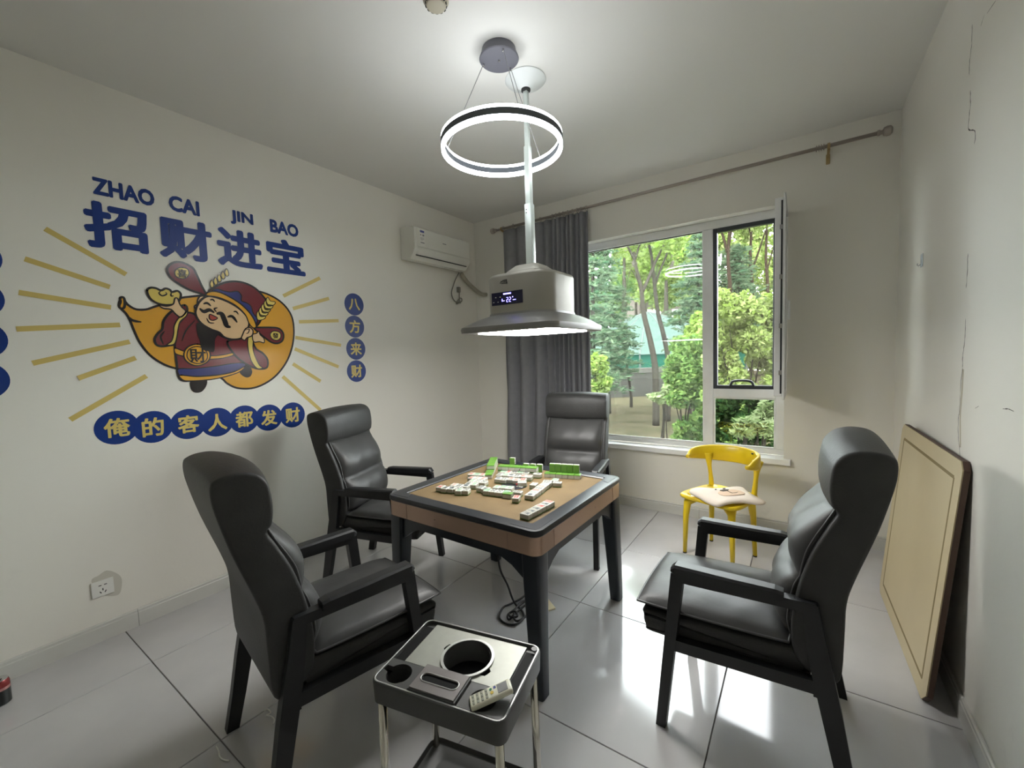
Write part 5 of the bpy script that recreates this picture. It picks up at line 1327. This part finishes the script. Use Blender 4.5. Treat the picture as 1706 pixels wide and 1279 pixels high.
def conifer(label, u, depth, base_v, top_v, wpx, n, seed, lean=0, mt='conifer'):
    x, y = xy(u, depth); root = thing('conifer', label, 'tree', (x, y, GZ), group='trees outside the window'); loc = np.array(root.location)
    top = at(u + lean, top_v, depth) - loc; k = depth / FPX; g = np.random.default_rng(seed)
    MB().tube(cat([(0, 0, 0), tuple(top * .5), tuple(top)], 5), [.10 - .008 * q for q in range(11)], 7).put('trunk', M['bark'], root, True)
    zb = (at(u, base_v, depth) - loc)[2]; Ps = []; br = MB(); tiers = 15
    for t in range(tiers):
        f = t / (tiers - 1); z = zb + (top[2] - zb) * f; R = wpx * k * (1 - f) ** .75 + .12
        for b in range(8):
            a = g.uniform(0, 6.28); L_ = R * g.uniform(.7, 1.1); d = np.array([math.cos(a), math.sin(a), -.22])
            o = np.array([top[0] * (z / top[2]), top[1] * (z / top[2]), z]); br.tube([tuple(o), tuple(o + d * L_)], [.016, .005], 5)
            m = int(n / (tiers * 8) * (.4 + 1.2 * (1 - f))); s = g.random(m) ** .7
            P = o + d * L_ * s[:, None] + g.normal(size=(m, 3)) * np.array([.10, .10, .035]) * (L_ / 1.2)[..., None] if False else o + d * (L_ * s)[:, None] + g.normal(size=(m, 3)) * np.array([.12, .12, .04])
            Ps.append(P)
    br.put('branches', M['bark'], root, True)
    o = add('foliage', leaf_mesh(np.concatenate(Ps), g, .075, .28, .25), LM[mt], root); o['kind'] = 'stuff'; return root
conifer('blue-green conifer at the left of the large pane', 1012, 12.0, 610, 405, 52, 9000, 81, -4)
conifer('second blue-green conifer half hidden by the curtain', 985, 10.0, 640, 380, 44, 6000, 85, 3)
conifer('grey-green conifer behind the mullion', 1160, 11.5, 600, 392, 58, 9000, 91, 6)
conifer('broad conifer behind the tall yellow-green shrub', 1225, 9.5, 560, 415, 46, 7000, 95, 0)
for (u, dp, tv, lb, br) in ((1215, 9.0, 370, 'left bare forked trunk behind the insect screen', [([(1212, 420), (1205, 395), (1198, 375), (1194, 362)], .035), ([(1212, 420), (1217, 395), (1222, 372)], .03)]), (1252, 10.0, 360, 'middle straight trunk behind the insect screen', [([(1253, 450), (1262, 425), (1272, 395), (1280, 370)], .03), ([(1253, 400), (1248, 380), (1240, 365)], .03)]), (1278, 11.0, 360, 'right leaning trunk behind the insect screen', [([(1278, 450), (1285, 425), (1292, 400)], .025)])):
    tree(lb, u, dp, [(u, 560), (u + 1, 480), (u - 2, 430), (u + 1, tv)], br, [(u, 372, 34, 18), (u + 14, 360, 40, 20)], 900, .055, 'yellow', int(u), 'bark_red', .06)
# far wood behind everything
for k, (u, dp, v, ru, rv, mt, lb) in enumerate(((960, 24, 470, 90, 110, 'mid', 'far leafy tree behind the curtain edge'), (1040, 26, 430, 70, 90, 'yellow', 'far sunlit tree above the dome'), (1110, 25, 455, 60, 80, 'bright', 'far bright tree right of the dome'), (1170, 27, 430, 70, 110, 'yellow', 'far pale tree behind the mullion'),
                                              (1235, 22, 430, 60, 100, 'yellow', 'far yellow tree behind the screen'), (1300, 22, 440, 70, 120, 'bright', 'far bright tree at the right window edge'), (1080, 30, 520, 110, 80, 'mid', 'far wood low behind the dome'), (1230, 26, 560, 110, 70, 'mid', 'far wood low behind the screen'), (930, 22, 560, 70, 90, 'mid', 'far hedge tree low behind the curtain'), (1000, 34, 380, 70, 70, 'yellow', 'tall far tree at the curtain top'), (1075, 36, 390, 60, 80, 'bright', 'tall far tree above the forked trunk'), (1140, 35, 385, 60, 80, 'yellow', 'tall far tree left of the mullion top'), (1205, 34, 380, 60, 80, 'bright', 'tall far tree behind the screen top'), (1275, 34, 385, 60, 90, 'yellow', 'tall far tree at the screen right'), (1060, 38, 470, 90, 70, 'yellow', 'pale far tree behind the dome top'), (1190, 38, 500, 90, 60, 'bright', 'pale far tree behind the mullion'), (1290, 36, 500, 70, 70, 'mid', 'far tree low at the screen right'))):
    x, y = xy(u, dp); root = thing('far_tree', lb, 'tree', (x, y, GZ), group='far trees'); kk = dp / FPX; loc = np.array(root.location)
    top = at(u, v, dp) - loc
    MB().tube([(0, 0, 0), tuple(top * .6), tuple(top)], [.22, .15, .08], 7).put('trunk', M['bark'], root, True)
    g = np.random.default_rng(300 + k); B = []
    for q in range(9):
        B.append(px_blob(root, u + g.uniform(-.7, .7) * ru, v + g.uniform(-.75, .75) * rv, dp + g.uniform(-1, 1), ru * .45, rv * .38))
    foliage('foliage', root, B, 5200, .13 * dp / 25, mt, 400 + 20 * k, lumpy=3)
# retaining wall and the green dome behind it
a = at(940, 662, 16.0); b = at(1130, 668, 17.2); a[2] = b[2] = GZ
dv_ = Vector(b - a); L_ = dv_.length; an = math.atan2(dv_.y, dv_.x)
rwall = thing('garden_wall', 'low grey concrete retaining wall at the end of the lawn', 'wall', tuple(a), an)
MB().box(-2, L_ + 2, 0, .25, -.1, .92).put('wall_body', M['concrete'], rwall)
MB().box(-2, L_ + 2, -.04, .30, .92, 1.12, .01, 1).put('coping', M['coping'], rwall)
cdm = at(1080, 600, 22.3); dm = thing('dome_pavilion', 'pale green dome pavilion with a darker green band behind the trees', 'pavilion', (cdm[0], cdm[1], GZ), an)
DR = 4.6; n = 20
zb0, zb1 = at(1082, 621, 18.0)[2] - GZ, at(1082, 590, 18.0)[2] - GZ; apex = at(1082, 518, 21.5)[2] - GZ
for k in range(n):
    t0, t1 = 2 * math.pi * k / n, 2 * math.pi * (k + 1) / n
    c0, s0, c1, s1 = DR * math.cos(t0), DR * math.sin(t0), DR * math.cos(t1), DR * math.sin(t1)
    MB().raw([(c0, s0, zb0), (c1, s1, zb0), (c1, s1, zb1), (c0, s0, zb1)], [(0, 1, 2, 3)]).put('band_panel', M['dome_band'], dm)
    MB().raw([(c0, s0, 0), (c1, s1, 0), (c1, s1, zb0), (c0, s0, zb0)], [(0, 1, 2, 3)]).put('base_panel', M['concrete'], dm)
    V = []; 
    for q in range(6):
        f = q / 5; r = (1 - f) * 1.0 + .02; z = zb1 + (apex - zb1) * (1 - (1 - f) ** 1.25)
        V += [(c0 * r, s0 * r, z), (c1 * r, s1 * r, z)]
    MB().raw(V, [(2 * q, 2 * q + 1, 2 * q + 3, 2 * q + 2) for q in range(5)]).put('roof_panel', M['dome'], dm)
    MB().tube([V[2 * q] for q in range(6)], .035, 6).put('rib', M['dome_rib'], dm)
    MB().tube([(c0 * 1.005, s0 * 1.005, zb0 - .2), (c0 * 1.005, s0 * 1.005, zb1)], .04, 6).put('post', M['dome_rib'], dm)
# far house glimpsed between the tree tops
ph_ = at(1130, 400, 38); hs = thing('far_house', 'pinkish house with a window glimpsed above the trees', 'building', (ph_[0], ph_[1], GZ), an)
MB().box(-4, 4, 0, 5, 0, 13.5).put('wall', M['house'], hs)
for x in (-2.6, 0, 2.6):
    for z in (4, 7.2, 10.6):
        wv = MB().box(x - .7, x + .7, -.06, .02, z, z + 1.5).put('window', M['white_frame'], hs)
        MB().box(x - .6, x + .6, -.08, -.055, z + .1, z + 1.4).put('pane', M['house_glass'], wv)
